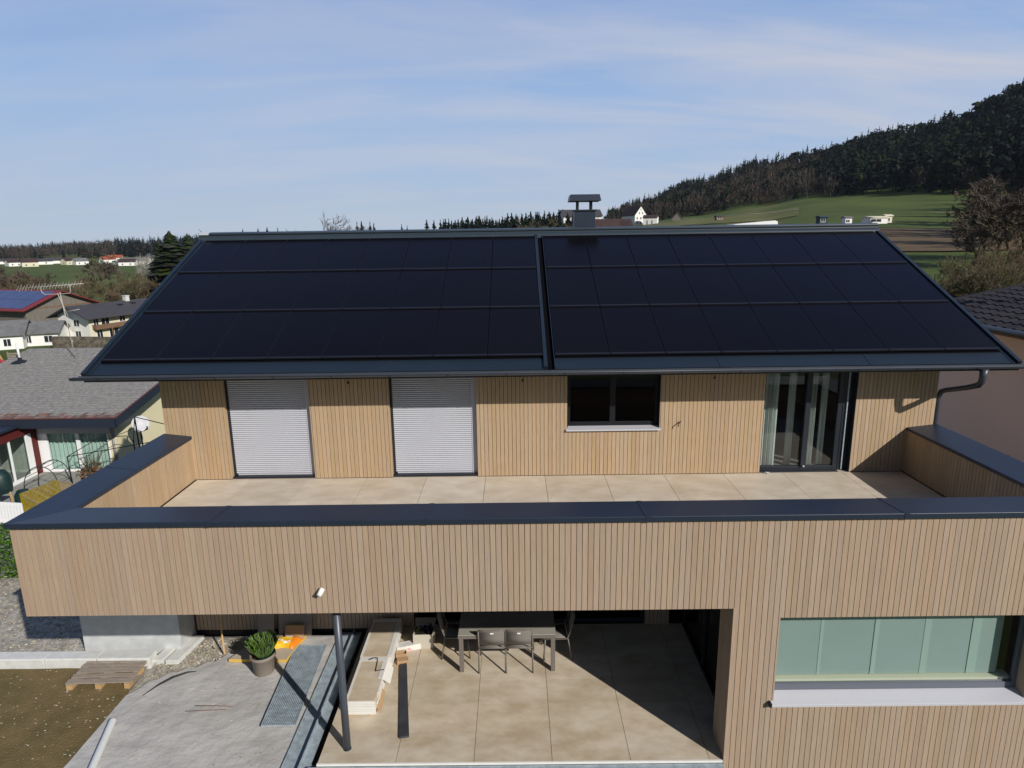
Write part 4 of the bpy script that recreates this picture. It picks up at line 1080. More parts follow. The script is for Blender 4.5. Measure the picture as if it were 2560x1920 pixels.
def crown_into(C, rnd, o, H, W, n, mi=0):
    """rounded evergreen crown of broad leaf clumps in a few lobes on a bare stem"""
    lobes = [(rnd.gauss(0,.35)*W, rnd.gauss(0,.35)*W, H*rnd.uniform(.45,.86), W*rnd.uniform(.45,.8)) for _ in range(5)] + [(0,0,H-W*.55,W*.55)]
    for k in range(n):
        lx, ly, lz, lr = lobes[k % 6]
        d = Vector((rnd.gauss(0,1),rnd.gauss(0,1),rnd.gauss(0,.8))).normalized(); p = Vector((o[0]+lx,o[1]+ly,o[2]+lz)) + d*lr*rnd.uniform(.75,1.05)
        e = d.cross(Vector((rnd.gauss(0,1),rnd.gauss(0,1),rnd.gauss(0,1)))).normalized(); g = d.cross(e); q = lr*rnd.uniform(.22,.42)
        C.poly([p-e*q-g*q*.6, p+e*q*.8-g*q*.8, p+e*q+g*q*.6-d*q*.3, p-e*q*.7+g*q*.9-d*q*.3], mi)
    C.poly([(o[0]-H*.015,o[1],o[2]),(o[0]+H*.015,o[1],o[2]),(o[0],o[1],o[2]+H*.8)], mi)

# ------------------------------------------------------------------ hillside forest (a mass)
random.seed(21)
def edge_r(a):
    tab = [(8,520),(12,470),(15,482),(20,470),(24,440),(28,422),(33,392),(37,382),(44,362),(52,360)]
    for i in range(len(tab)-1):
        if a <= tab[i+1][0]:
            t = (a-tab[i][0])/(tab[i+1][0]-tab[i][0]); return tab[i][1]*(1-t)+tab[i+1][1]*t
    return tab[-1][1]
def ridge_r(a):
    tab = [(8,1000),(10.5,1000),(15,950),(20,850),(24,780),(28,700),(33,640),(37,600),(44,580),(52,580)]
    for i in range(len(tab)-1):
        if a <= tab[i+1][0]:
            t = (a-tab[i][0])/(tab[i+1][0]-tab[i][0]); return tab[i][1]*(1-t)+tab[i+1][1]*t
    return tab[-1][1]
rnd = random.Random(5); C = MB(); cnt = 0
while cnt < 3000:
    a = rnd.uniform(8, 46); r = rnd.uniform(edge_r(a), ridge_r(a)+30)
    x = CAM.x + r*math.sin(R(a)); y = CAM.y + r*math.cos(R(a)); z = gz(x,y)
    f = (r-edge_r(a))/(ridge_r(a)-edge_r(a))
    nn = noise.noise(Vector((x*.013,y*.013,4)))
    leafy = (a < 24 and f < .75 and nn + rnd.gauss(0,.22) > .02) or nn + rnd.gauss(0,.15) > .38 or (f < .06 and rnd.random() < .35)
    if leafy: bush_into(C, rnd, (x,y,z-1), rnd.uniform(9,16), rnd.uniform(3.5,5.5), 70, 1 if rnd.random() < .5 else 2)
    else:
        big = 1 + .35*min(1, max(0, (a-22)/12)); q = rnd.random()
        if q < (.22 if a < 24 else .55): crown_into(C, rnd, (x,y,z-1), rnd.uniform(11,17)*big, rnd.uniform(2.8,4.4)*big, 72, 0 if rnd.random() < .7 else 3)
        else:
            H = rnd.uniform(10,18)*big*(1.2 if rnd.random() < .1 else 1); conifer_into(C, rnd, (x,y,z-1), H, H*rnd.uniform(.17,.27), 9, 7, .4, .12, .45, 0 if rnd.random() < .8 else 3)
    cnt += 1
o = C.build('hillside_forest', [SPRUCE, DECID, DECID2, SPRUCEL]); tag(o, 'dark mixed forest covering the steep hillside', 'forest', kind='stuff')
# far wooded rise on the left
C = MB(); cnt = 0
while cnt < 1900:
    a = rnd.uniform(-46, -21); r = rnd.uniform(960, 1450) if a < -33 else rnd.uniform(900, 1160)
    x = CAM.x + r*math.sin(R(a)); y = CAM.y + r*math.cos(R(a)); z = gz(x,y)
    if a > -31 and rnd.random() < .8 or rnd.random() < .3:
        H = rnd.uniform(10,17); conifer_into(C, rnd, (x,y,z-1), H, H*rnd.uniform(.24,.34), 7, 7, .4, .1, .4, 0)
    else: bush_into(C, rnd, (x,y,z-1), rnd.uniform(10,16), rnd.uniform(5,8), 40, 1 if rnd.random() < .6 else 2)
    cnt += 1
o = C.build('far_forest', [SPRUCE, DECID, DECID2]); tag(o, 'distant wooded rise beyond the village', 'forest', kind='stuff')

# trees one can tell apart
spr = [conifer_mesh('spruce%d' % k, 40+k, SPRUCE, 1, .17+.03*k, 15, 10, .42, .05, .5) for k in range(4)]
pin = [conifer_mesh('pine%d' % k, 60+k, GARDENP, 1, .27, 30, 22, .15, .06, .55) for k in range(2)]
random.seed(31)
# skyline of the hill
for k in range(78):
    u = 1350 + (2205-1350)*((k+random.uniform(-.4,.4))/77)
    ax_, ay_, _ = bearing(u, 350); a = math.degrees(math.atan2(ax_, ay_)); r = ridge_r(a) + random.uniform(-25,5)
    x, y = CAM.x+ax_*r, CAM.y+ay_*r; h = random.choice((9,10,11,12,13,14,17))*random.uniform(.9,1.1)
    if random.random() < .16 and u < 1950: continue
    place_tree('spruce_tree', random.choice(spr), x, y, gz(x,y)-.5, h, random.uniform(0,6), 'dark spruce standing on the skyline of the wooded hill', 'spruces along the hill skyline')
# row of spruces behind the ridge of the main roof
for k in range(84):
    u = 952 + (1272-952)*((k+random.uniform(-.35,.35))/83); r = random.uniform(255,330)
    x, y, z = at(u, r)
    vt = 478 - 20*min(1, max(0,(u-960))/240) + random.uniform(-5,9)
    h = max(9, top_h(u, vt, r, z))
    place_tree('spruce_tree', random.choice(spr), x, y, z, h, random.uniform(0,6), 'dark spruce in the tree row seen just above the roof ridge', 'spruces in the row behind the roof ridge', sx=h*1.15)
bareA = bare_tree_mesh('bare_round', 1, 16, 1.0, .45, WTWIG, 4, .35, 1, (5,7), .085)
bareB = bare_tree_mesh('bare_tall', 2, 18, .8, .40, WTWIG2, 4, .5, 1, (5,6), .08)
bareC = bare_tree_mesh('bare_bushy', 3, 9, .9, .22, WTWIG3, 4, .5, 4, (4,5), .045, .1)
bareD = bare_tree_mesh('bare_thin', 4, 11, .6, .16, WTWIG2, 4, .7, 3, (4,5), .03, .15)
birch = bare_tree_mesh('birch', 5, 19, .55, .24, BIRCH, 3, .7, 2, (6,8), .05, .2)
bigT = bare_tree_mesh('bare_big', 6, 20, .95, .7, WTWIG, 5, .35, 1, (4,5), .12)
# slim bare trees between those spruces
for k in range(14):
    u = 1075 + 190*k/13 + random.uniform(-5,5); r = random.uniform(235,262); x, y, z = at(u, r); h = max(8, top_h(u, 468+random.uniform(-8,10), r, z))
    place_tree('bare_tree', random.choice([bareB, bareD, bareB]), x, y, z, h/18, random.uniform(0,6), 'slim leafless tree in front of the spruce row behind the ridge', 'leafless trees before the spruce row')
bareF = bare_tree_mesh('bare_fine', 12, 16, .95, .34, WTWIG, 5, .3, 2, (4,5), .028, .3)
TR = [ # mesh, u, r, v_top, label, group
 (bigT, 205, 236, 535, 'broad old leafless tree before the village, the largest in the valley'),
 (bareA, 30, 225, 572, 'olive brown leafless tree at the frame edge behind the barn'),
 (bareB, 78, 240, 585, 'slim leafless tree between the barn roof and the valley meadow'),
 (bareB, 262, 225, 580, 'leafless tree right of the broad old tree, trunk leaning'),
 (birch, 299, 240, 545, 'pale stemmed birch standing before the white village hall'),
 (bareC, 330, 200, 600, 'reddish bushy leafless tree beside the birch'),
 (bareC, 352, 190, 590, 'reddish leafless thicket close to the roof verge'),
 (bareC, 318, 185, 610, 'low reddish leafless bush under the birch'),
 (bareC, 160, 215, 600, 'low leafless bush below the broad old tree'),
 (bareC, 120, 230, 612, 'small leafless bush on the meadow edge behind the antenna'),
 (bareC, 240, 190, 612, 'low leafless bush above the farmhouse roof'),
 (bareC, 0, 205, 600, 'leafless bush above the solar barn roof'),
 (bareC, 60, 200, 606, 'second leafless bush above the solar barn roof'),
 (bareC, 285, 180, 612, 'small leafless bush behind the farmhouse chimney'),
 (bareF, 745, 118, 458, 'leafless tree with a forked crown standing above the left half of the roof'),
 (bareF, 697, 125, 482, 'thin leafless treetop left of the forked crown'),
 (bareC, 540, 150, 494, 'faint leafless treetop just over the roof ridge, left part'),
 (bareC, 655, 160, 492, 'faint leafless treetop peeping over the ridge'),
]
_rv = random.Random(17); _where = ['behind the solar barn','between barn and village','below the village','behind the farmhouse roof','near the birch','close to the left roof verge']
for k in range(26):
    u = -10 + 440*k/25 + _rv.uniform(-8,8); r = _rv.uniform(165,260) if u > 130 else _rv.uniform(205,270)
    TR.append((_rv.choice([bareA,bareB,bareB,bareC,bareC]), u, r, _rv.uniform(575,618) if u < 330 else _rv.uniform(560,600), 'olive brown leafless tree ' + _where[min(5,int(max(0,u)/72))], ''))
TR = [t[:5] for t in TR]
for me, u, r, vt, lab in TR:
    if u < 440: r *= 1.22
    x, y, z = at(u, r, 600); h = max(3, top_h(u, vt, r, z)); hm = max(v.co.z for v in me[1].vertices)
    place_tree('bare_tree', me, x, y, z, h/hm, u*.37, lab, 'leafless trees on the valley side', sx=h/hm*1.1)
for u, r, vt, lab, me, wd in ((372,215,502,'big dense evergreen beside the left roof verge',pin[0],1.5),(410,230,507,'second dense evergreen just left of the roof ridge end',pin[1],1.0),(346,228,520,'smaller evergreen behind the big one by the verge',pin[1],1.1)):
    x, y, z = at(u, r, 560); h = top_h(u, vt, r, z)
    place_tree('evergreen_tree', me, x, y, z, h, u*.2, lab, 'evergreens by the left roof verge', sx=h*wd)
for u, r, vt in ((525,300,498),(555,310,496),(575,300,494),(600,320,495),(772,330,482),(782,320,480),(800,300,482),(808,330,485),(868,320,486),(880,330,489),(922,300,476),(938,300,477)):
    x, y, z = at(u, r, 500); h = top_h(u, vt, r, z)
    place_tree('spruce_tree', spr[u % 4], x, y, z, h, u*.3, 'small spruce tip peeping over the roof ridge', 'spruce tips over the ridge')
# right side: leafless trees in front of the meadow
RT = [(bigT, 2190, 118, 372, 'large brown leafless tree at the frame edge before the hill'),
 (bareA, 2150, 135, 420, 'brown leafless tree left of the large one, crown wide'),
 (bareA, 2108, 122, 468, 'round brown leafless tree at the edge of the ploughed field'),
 (bareC, 2075, 88, 560, 'thin leafless shrub rising behind the solar roof edge'),
 (bareD, 2045, 70, 545, 'slim leafless sapling closest to the solar roof verge'),
 (bareB, 2150, 62, 545, 'leafless tree behind the tiled roof, stems olive'),
 (bareD, 2185, 58, 555, 'leafless tree behind the tiled roof next to the vent'),
 (bareD, 2120, 66, 590, 'low leafless shrub just above the tiled roof'),
 (bareC, 2205, 66, 560, 'leafless shrub at the frame edge above the tiled roof'),
 (bareC, 2165, 92, 520, 'brown leafless bush between the two bigger trees'),
 (bareC, 2215, 98, 500, 'brown leafless bush half cut by the frame')]
_rv = random.Random(23)
for k in range(14):
    a_ = 37.7 + _rv.uniform(0,2.6); r = 180 + 12*k + _rv.uniform(-6,6); x = CAM.x + r*math.sin(R(a_)); y = CAM.y + r*math.cos(R(a_))
    place_tree('spruce_tree', spr[k % 4], x, y, gz(x,y)-.3, _rv.uniform(27,34), k, 'tall spruce at the right frame edge beside the meadow', 'spruces beside the meadow', sx=26)
for k in range(12):
    u = 2040 + 190*k/11; RT.append((_rv.choice([bareC,bareD,bareB,bareC]), u, _rv.uniform(62,100), _rv.uniform(560,605) if u < 2110 else _rv.uniform(520,580), 'olive brown leafless thicket tree between solar roof and tiled roof'))
for k in range(9):
    u = 2120 + 120*k/8; RT.append((_rv.choice([bigT,bareA,bareA]), u, _rv.uniform(125,215), _rv.uniform(385,470), 'brown leafless tree among those at the foot of the wooded hill'))
for k in range(7):
    u = 2225 + 30*k; RT.append((_rv.choice([bigT,bareA]), u, _rv.uniform(150,260), _rv.uniform(360,430), 'brown leafless tree at the right edge before the meadow'))
for me, u, r, vt, lab in RT:
    x, y, z = at(u, r, 560); h = max(3, top_h(u, vt, r, z)); hm = max(v.co.z for v in me[1].vertices)
    place_tree('bare_tree', me, x, y, z, h/hm, u*.77, lab, 'leafless trees on the hill side', sx=h/hm*1.15)

# ------------------------------------------------------------------ houses
def gable_house(name, label, cat, x, y, z, W, D, H, RH, rot, wm, rm, over=.5, wins=(), group=None, ends=(), extra=None):
    """local x = ridge direction (length W), local y = depth D, gable ends at +-W/2"""
    t = thing(name, label, cat, (x,y,z), group); t.rotation_euler = (0,0,rot)
    def put(mb, nm, m_, par=None):
        o = mb.build(nm, m_); o.parent = par or t; return o
    m = MB()
    m.faces([(-W/2,-D/2,0),(W/2,-D/2,0),(W/2,D/2,0),(-W/2,D/2,0),(-W/2,-D/2,H),(W/2,-D/2,H),(W/2,D/2,H),(-W/2,D/2,H),(-W/2,0,H+RH),(W/2,0,H+RH)],
        [(0,1,5,4),(2,3,7,6),(1,2,6,9,5),(3,0,4,8,7)])
    put(m, 'wall', wm)
    k = RH/(D/2); e = over; th = .22
    m = MB()
    for s_ in (-1, 1):
        a = (s_*(D/2+e), H-k*e); b = (0, H+RH)
        pr = [(a[0],a[1]),(b[0],b[1]),(b[0],b[1]+th),(a[0],a[1]+th)]
        m.prism(pr, -W/2-e, W/2+e)
    rf = put(m, 'roof', rm)
    for (face, s0, s1, z0, z1) in wins:
        m = MB()
        if face == 'f': m.box(s0,s1,-D/2-.03,-D/2+.02,z0,z1)
        elif face == 'l': m.box(-W/2-.03,-W/2+.02,s0,s1,z0,z1)
        elif face == 'r': m.box(W/2-.02,W/2+.03,s0,s1,z0,z1)
        w_ = put(m, 'window', DARKW)
        m = MB(); q = .09
        if face == 'f': m.box(s0-q,s1+q,-D/2-.08,-D/2-.001,z0-q,z0-.0); m.box((s0+s1)/2-.04,(s0+s1)/2+.04,-D/2-.045,-D/2-.031,z0,z1); m.box(s0-q,s0,-D/2-.05,-D/2-.001,z0,z1); m.box(s1,s1+q,-D/2-.05,-D/2-.001,z0,z1)
        elif face == 'l': m.box(-W/2-.08,-W/2-.001,s0-q,s1+q,z0-q,z0); m.box(-W/2-.045,-W/2-.031,(s0+s1)/2-.04,(s0+s1)/2+.04,z0,z1); m.box(-W/2-.05,-W/2-.001,s0-q,s0,z0,z1); m.box(-W/2-.05,-W/2-.001,s1,s1+q,z0,z1)
        else: m.box(W/2+.001,W/2+.08,s0-q,s1+q,z0-q,z0); m.box(W/2+.031,W/2+.045,(s0+s1)/2-.04,(s0+s1)/2+.04,z0,z1)
        put(m, 'frame', WFRAME, w_)
    return t, put, rf
# white farmhouse, gable towards us
th = R(70)
fh, put, rf = gable_house('farmhouse', 'white two storey farmhouse with dark roof and brown balcony', 'house', -82.02+math.cos(th)*10, 117.98+math.sin(th)*10, -14.7, 20, 8.6, 5.1, 1.75, th, CREAMH, ROOFD, 1.4,
    wins=[('l',-1.6,-.1,3.0,4.2),('l',-1.7,-.2,.7,2.0),('f',-7.3,-5.6,3.0,4.6),('f',-9.0,-8.0,3.0,4.6),('f',-3.2,-1.9,3.3,4.6),('f',.3,1.6,3.3,4.6),('f',-8.6,-7.4,.2,2.0),('f',-5.8,-3.8,.3,2.0),('f',-2.6,-1.8,.3,2.0)])
m = MB(); m.box(-10.02,-9.995,-4.29,4.29,0,5.05); m.faces([(-10.02,-4.29,5.05),(-10.02,4.29,5.05),(-10.02,0,6.75)],[(0,2,1)]); put(m, 'white_gable', WHITEP)
m = MB(); m.box(-9.4,7,-5.4,-4.31,2.35,2.5); m.box(-9.4,7,-5.4,-5.3,2.5,3.3); m.box(-9.4,-9.3,-5.3,-4.31,2.5,3.3)
for k in range(5): m.box(-6+k*3,-5.85+k*3,-5.4,-5.25,0,2.35)
put(m, 'balcony', BALC)
m = MB(); m.box(2,2.9,-.5,.4,6.2,8.0); m.box(1.9,3.0,-.6,.5,8.0,8.12); put(m, 'chimney', STONE, rf)
m = MB()
for xx, yy in ((-1,-1.6),(2.2,-1.5),(6,-1.4)): 
    zz_ = 5.1+1.75*(1-abs(yy)/4.3)+.3; m.box(xx,xx+1.0,yy-.45,yy+.45,zz_-.05,zz_+.1)
put(m, 'skylight', DARKW, rf)
# barn with solar roof
tb = R(160)
bcx, bcy = -104.86, 135.86
ux, uy = math.cos(tb), math.sin(tb)     # ridge direction away to the left
nx, ny = -uy, ux                        # across
W_, D_ = 34, 17
bx, by = bcx + ux*W_/2 + (-nx if False else 0), bcy + uy*W_/2
# place so that the near right corner stands at the surveyed corner
off = Vector((W_/2, D_/2)); 
def rotl(a, b, t): return (a*math.cos(t)-b*math.sin(t), a*math.sin(t)+b*math.cos(t))
tb2 = R(-20)
cxl, cyl = rotl(W_/2, -D_/2, tb2)
barn, put, rf = gable_house('solar_barn', 'grey timber barn with red edged roof carrying blue solar panels', 'barn', bcx-cxl, bcy-cyl, -14.8, W_, D_, 4.9, 3.3, tb2, BARNW, BARNR, 1.3)
k = 3.3/(D_/2); m = MB()
for i in range(2):
    for j in range(8):
        xa = -W_/2-.8+j*4.3; ya = -D_/2-.4+i*4.2
        f = lambda yy: 4.9 + k*(D_/2+yy)+.28
        m.faces([(xa,ya,f(ya)),(xa+4.2,ya,f(ya)),(xa+4.2,ya+4.1,f(ya+4.1)),(xa,ya+4.1,f(ya+4.1))],[(0,1,2,3)])
put(m, 'solar_field', BARNPV, rf)
m = MB(); m.box(W_/2-.05,W_/2+.06,-D_/2+.1,D_/2-.1,4.7,5.0); put(m, 'timber_band', BALC)
# low outbuildings
for i, (u, vb, rr, W2, D2, H2, RH2, rot, lab) in enumerate(((-42,735,158,15,8,2.9,2.0,24,'low white outbuilding with grey roof before the barn'),(100,733,157,6.2,6,2.7,1.6,16,'low white annex between barn and farmhouse'))):
    x, y, z = at(u, rr, vb)
    gable_house('outbuilding', lab, 'house', x+.0, y, -14.7, W2, D2, H2, RH2, R(rot), WHITEP, ROOFG, .6, wins=[('f',-.5,2.2,.8,1.9),('f',4.5,5.6,.7,2.0)] if i == 0 else [('f',-2.3,-1.4,.7,2.0),('f',.8,2.2,.7,1.9)])
one('stone_wall', RUBBLE, lambda k: k.box(-9,9,-.3,.3,-2.2,1.0), None)
o = bpy.data.objects['stone_wall']; o.location = (-70.5,106.5,-13.3); o.rotation_euler = (0,0,R(-8)); tag(o, 'rough rubble retaining wall below the white farmhouse', 'wall')
# village on the valley floor
random.seed(77)
VM = [(WHITEP, ROOFB), (WHITEP, ROOFD), (CREAMH, ROOFB), (WHITEP, ROOFR), (WHITEP, ROOFG)]
vh = [(0,620,26,5,1,'long'),(28,585,10,8,0,''),(48,590,10,8,1,''),(62,575,11,8,2,''),(88,600,15,7,1,''),(118,610,18,6,1,''),(150,590,11,9,2,''),(172,585,10,8,4,''),(232,600,11,7,3,''),(250,640,12,8,3,'red'),(262,570,11,6,4,''),(276,560,13,7,0,''),(292,575,24,8,4,'hall'),(322,590,10,8,0,''),(334,640,11,8,1,''),(345,600,11,8,2,'')]
for i, (u, r, W2, H2, k, nm) in enumerate(vh):
    r *= 1.28; x, y, z = at(u, r, 560); wm, rm = VM[k]; W2 *= 1.1; H2 *= .9*random.uniform(.8,1.2)
    lab = {'long':'long low white building at the village edge, cut by the frame','red':'white village house with bright red tiled roof','hall':'large white hall in the middle of the village','':['white village house with brown roof in the valley','white village house with dark roof in the valley','cream village house with brown roof in the valley','white village house with dull red roof behind the bare trees','white village house with grey roof in the valley'][k]}[nm]
    gable_house('village_house', lab, 'house', x, y, z-.3, W2, 9, H2*.6, H2*.4, R(random.uniform(-30,40)+30), wm, rm, .5, wins=[('f',-W2*.3,-W2*.3+1.2,1,2.3),('f',W2*.15,W2*.15+1.2,1,2.3),('l',-1,.4,1,2.3)], group='village houses in the valley' if not nm else 'village houses in the valley')
# white gabled house on the right of the chimney
def hx(u, r, v): x, y, z = at(u, r, v); return x, y
x, y = hx(1384, 405, 480); zb = CAM.z + bearing(1384, 488)[2]*405
th_ = R(112)
gable_house('manor_house', 'tall white gabled house with dark roof right of the chimney', 'house', x+7.5*math.cos(th_), y+7.5*math.sin(th_), zb, 15, 8.2, 6.3, 5.2, th_, WHITEP, ROOFB, .35,
    wins=[('l',-2.9,-2.0,3.9,5.0),('l',-.5,.5,3.9,5.0),('l',2.0,2.9,3.9,5.0),('l',-2.9,-2.0,1.2,2.4),('l',-.5,.5,1.2,2.4),('l',2.0,2.9,1.2,2.4),('l',-1.4,-.7,6.8,8.0),('l',.7,1.4,6.8,8.0),('l',-.3,.3,9.0,9.8),('f',-6,-5,1.2,2.4),('f',-6,-5,3.9,5.0)])
x, y = hx(1402, 396, 480); 
gable_house('white_annex', 'lower white wing with brown roof beside the tall gabled house', 'house', x+1.6, y+3, CAM.z + bearing(1402, 488)[2]*396, 8, 6, 4.6, 1.5, R(-20), WHITEP, ROOFB, .3, wins=[('f',-2,-1.3,.8,3.2),('f',.8,1.5,.8,3.2)])
x, y = hx(1253, 300, 480); gable_house('white_house', 'white house with dark roof partly hidden by the chimney', 'house', x, y, CAM.z + bearing(1253, 482)[2]*300, 17, 9, 3.0, 2.6, R(8), WHITEP, ROOFD, .6, wins=[('f',-5,-4,.8,2)])
x, y = hx(1322, 250, 488); gable_house('long_farm_roof', 'brown roofed farm building with blue solar strips behind the ridge', 'barn', x, y, CAM.z + bearing(1322, 492)[2]*250-2.6, 13, 9, 2.4, 3.2, R(5), BALC, ROOFB, .6)
m = MB()
for k in range(4): m.box(2.6,6.2,-4.3+k*.95,-3.6+k*.95,3.02+k*.675,3.05+k*.675+.03)
t_ = bpy.data.objects['long_farm_roof']; o = m.build('solar_strip', BARNPV); o.parent = t_
x, y = hx(1463, 400, 478); gable_house('grey_shed', 'little grey shed at the forest foot right of the white house', 'shed', x, y, CAM.z + bearing(1463, 483)[2]*400, 6, 6, 2.6, 3.2, R(75), BARNW, ROOFG, .3)
# little sheds on the meadow
for u, vb, r, W2, D2, H2, wm, rm, lab in ((1553,474,300,3.2,2,1.2,BALC,ROOFD,'tiny dark hut on the dry meadow'),(1775,481,212,2.4,2,1.5,DGREEN,DGREEN,'dark green shed just above the roof ridge'),(1829,482,208,2.0,1.6,1.4,WFRAME,ROOFG,'small white box shed above the roof ridge'),(1889,481,206,5.4,3,1.25,WHITEP,CREAMH,'pale roofed open shelter on the meadow'),(1915,479,212,2.0,1.6,1.5,CREAMH,CREAMH,'cream trailer standing beside the open shelter')):
    x, y = hx(u, r, 480); gable_house('meadow_shed', lab, 'shed', x, y, CAM.z + bearing(u, vb)[2]*r - .3, W2, D2, H2+.3, .25, R(8), wm, rm, .25, wins=[('f',-W2*.4,W2*.15,.5,1.2)])
m = MB(); x, y = hx(1620, 165, 485); zt = CAM.z + bearing(1620, 488)[2]*165
pr = [(-5.2,-.2),(-4.5,.35),(4.6,1.1),(5.2,.9),(5.3,.3),(5.2,-.2)]; m.prism([(p[0], p[1]) for p in pr], -3, 3, axis='y')
o = m.build('silage_cover', WFRAME); o.location = (x, y, zt); tag(o, 'long white plastic cover lying on the meadow beyond the ridge', 'cover')

# ------------------------------------------------------------------ neighbour bungalow on the left
bung = thing('bungalow', 'cream bungalow with old grey roof and dark fascia beyond the terrace', 'house', (-14, 18, -5.25))
YN = 14.93; XN = -10.62; ex, ey, ez = -9.81, 13.83, -2.48; sl_ = .19; ry_, rz_ = 22.2, -2.48 + .19*(22.2-13.83)
m = MB(); m.faces([(-19,YN,-5.6),(XN,YN,-5.6),(XN,30,-5.6),(-19,30,-5.6),(-19,YN,-2.7),(XN,YN,-2.7),(XN,30,-2.7),(-19,30,-2.7),(XN,ry_,rz_-.25),(-19,ry_,rz_-.25)],[(1,2,6,8,5),(2,3,7,6),(3,0,4,9,7)])
wall_panel(m, -19, XN, [(-13.72,-10.92,-5.2,-3.42)], -5.6, -2.35, lambda s,t,d:(s,YN,t), 0)
m.build('wall', YELLOW, bung)
m = MB(); rnd = random.Random(3)
nxs, nys = 62, 34
for i in range(nxs):           # rows of small worn sheets
    for j in range(nys):
        xa = -19.2 + (ex+19.2)*i/nxs; xb = -19.2 + (ex+19.2)*(i+1)/nxs; ya = ey + (ry_-ey)*j/nys; yb = ey + (ry_-ey)*(j+1)/nys + .03
        za = ez + sl_*(ya-ey) + .03 + rnd.uniform(0,.008); zb = ez + sl_*(yb-ey) + .004
        mi = 1 if j < 1 or (j < 2 and rnd.random() < .4) else 0
        m.faces([(xa+.004,ya,za),(xb-.004,ya,za),(xb-.004,yb,zb),(xa+.004,yb,zb),(xa+.004,ya,za-.03),(xb-.004,ya,za-.03)],[(0,1,2,3),(4,5,1,0)], mi)
m.prism([(ey+.02,ez-.02),(ry_,rz_-.01),(30.5,ez-.02),(30.5,ez-.18),(ry_,rz_-.2),(ey+.02,ez-.18)], -19.2, ex, 0)
brf = m.build('roof', [ROOFOLD, LICHEN], bung)
m = MB(); m.box(-19.2,ex+.03,ey-.05,ey+.015,ez-.42,ez+.0); m.prism([(ey-.05,ez-.42),(ey-.05,ez+.0),(ry_,rz_+.02),(ry_,rz_-.36)], ex+.005, ex+.06)
m.build('fascia', NAVY, brf)
m = MB(); m.prism([(ey-.05,ez+.002),(ey-.05,ez+.014),(ry_,rz_+.034),(ry_,rz_+.022)], ex+.005, ex+.075); m.box(-19.2,ex+.07,ey-.075,ey-.051,ez-.01,ez+.03); m.build('verge_strip', mat('worn_red_strip', (.16,.06,.055), .7, .3, var=.3, vscale=5), brf)
m = MB(); m.box(-13.9,-10.75,YN-.10,YN-.001,-3.44,-3.16); m.build('shutter_box', mat('box_grey', (.42,.42,.45), .6, .3), bung)
m = MB(); a, b, z0, z1 = -13.72,-10.92,-5.2,-3.44
m.box(a,a+.12,YN-.03,YN+.05,z0,z1); m.box(-12.36,-12.2,YN-.03,YN+.05,z0,z1); m.box(b-.06,b,YN-.03,YN+.05,z0,z1); m.box(a+.12,b-.06,YN-.03,YN+.05,z0,z0+.1); m.box(a-.42,a-.002,YN-.03,YN-.004,z0,z1)
pw = m.build('patio_window', WFRAME, bung)
for q0, q1 in ((a+.12,-12.36),(-12.2,b-.06)): one('pane', GLASSG, lambda k: k.poly([(q0,YN+.01,z0+.1),(q1,YN+.01,z0+.1),(q1,YN+.01,z1),(q0,YN+.01,z1)]), pw)
gcur = mat('pale_green_curtain', (.44,.55,.50), .9, .1, var=.08, vscale=8)
curtain(a-.25,-12.25,YN+.20,z0,z1,9,'pale green curtain behind the left pane of the bungalow window',.05,gcur)
curtain(-12.24,b+.05,YN+.20,z0,z1,8,'pale green curtain behind the right pane of the bungalow window',.05,gcur)
m = MB(); m.tube([(-10.70,YN-.06,-5.3),(-10.70,YN-.06,-3.0)], .045, 10); m.build('downpipe', mat('zinc_pipe', (.25,.24,.28), .5, .5), bung)
# red framed garden room
gr2 = thing('garden_room', 'oxblood red garden room with white sliding doors beside the bungalow', 'garden room', (-15.2,12.5,-5.25))
m = MB(); m.box(-14.17,-14.0,8,14.88,-3.30,-2.82); m.box(-14.17,-14.0,14.62,14.88,-5.3,-3.301); m.box(-14.17,-14.0,11.9,12.1,-5.3,-3.301); m.build('frame', REDW, gr2)
m = MB(); m.box(-14.12,-14.05,14.30,14.60,-5.2,-3.32); m.box(-14.12,-14.05,12.12,14.30,-5.2,-5.05); m.box(-14.12,-14.05,12.12,12.3,-5.05,-3.32); m.box(-14.115,-14.055,13.35,13.43,-5.05,-3.32); gdr = m.build('sliding_door', WFRAME, gr2)
one('pane', GLASS, lambda k: k.poly([(-14.085,12.3,-5.05),(-14.085,14.3,-5.05),(-14.085,14.3,-3.32),(-14.085,12.3,-3.32)]), gdr)
m = MB(); m.box(-19,-13.8,7.8,14.9,-2.82,-2.72); m.build('roof', NAVY, gr2)
m = MB(); m.box(-19,-14.3,8,14.9,-5.24,-5.19); m.box(-19,-18.9,8,14.9,-5.19,-2.9); m.box(-19,-14.2,14.85,14.92,-5.19,-2.85); m.build('floor', DECK, gr2)
# deck
m = MB(); y = 6.8
while y < YN-.05: m.box(-15,-9.0,y,y+.135,-5.24,-5.2); y += .14
o = m.build('garden_deck', DECK); tag(o, 'weathered grey timber deck before the bungalow', 'deck')
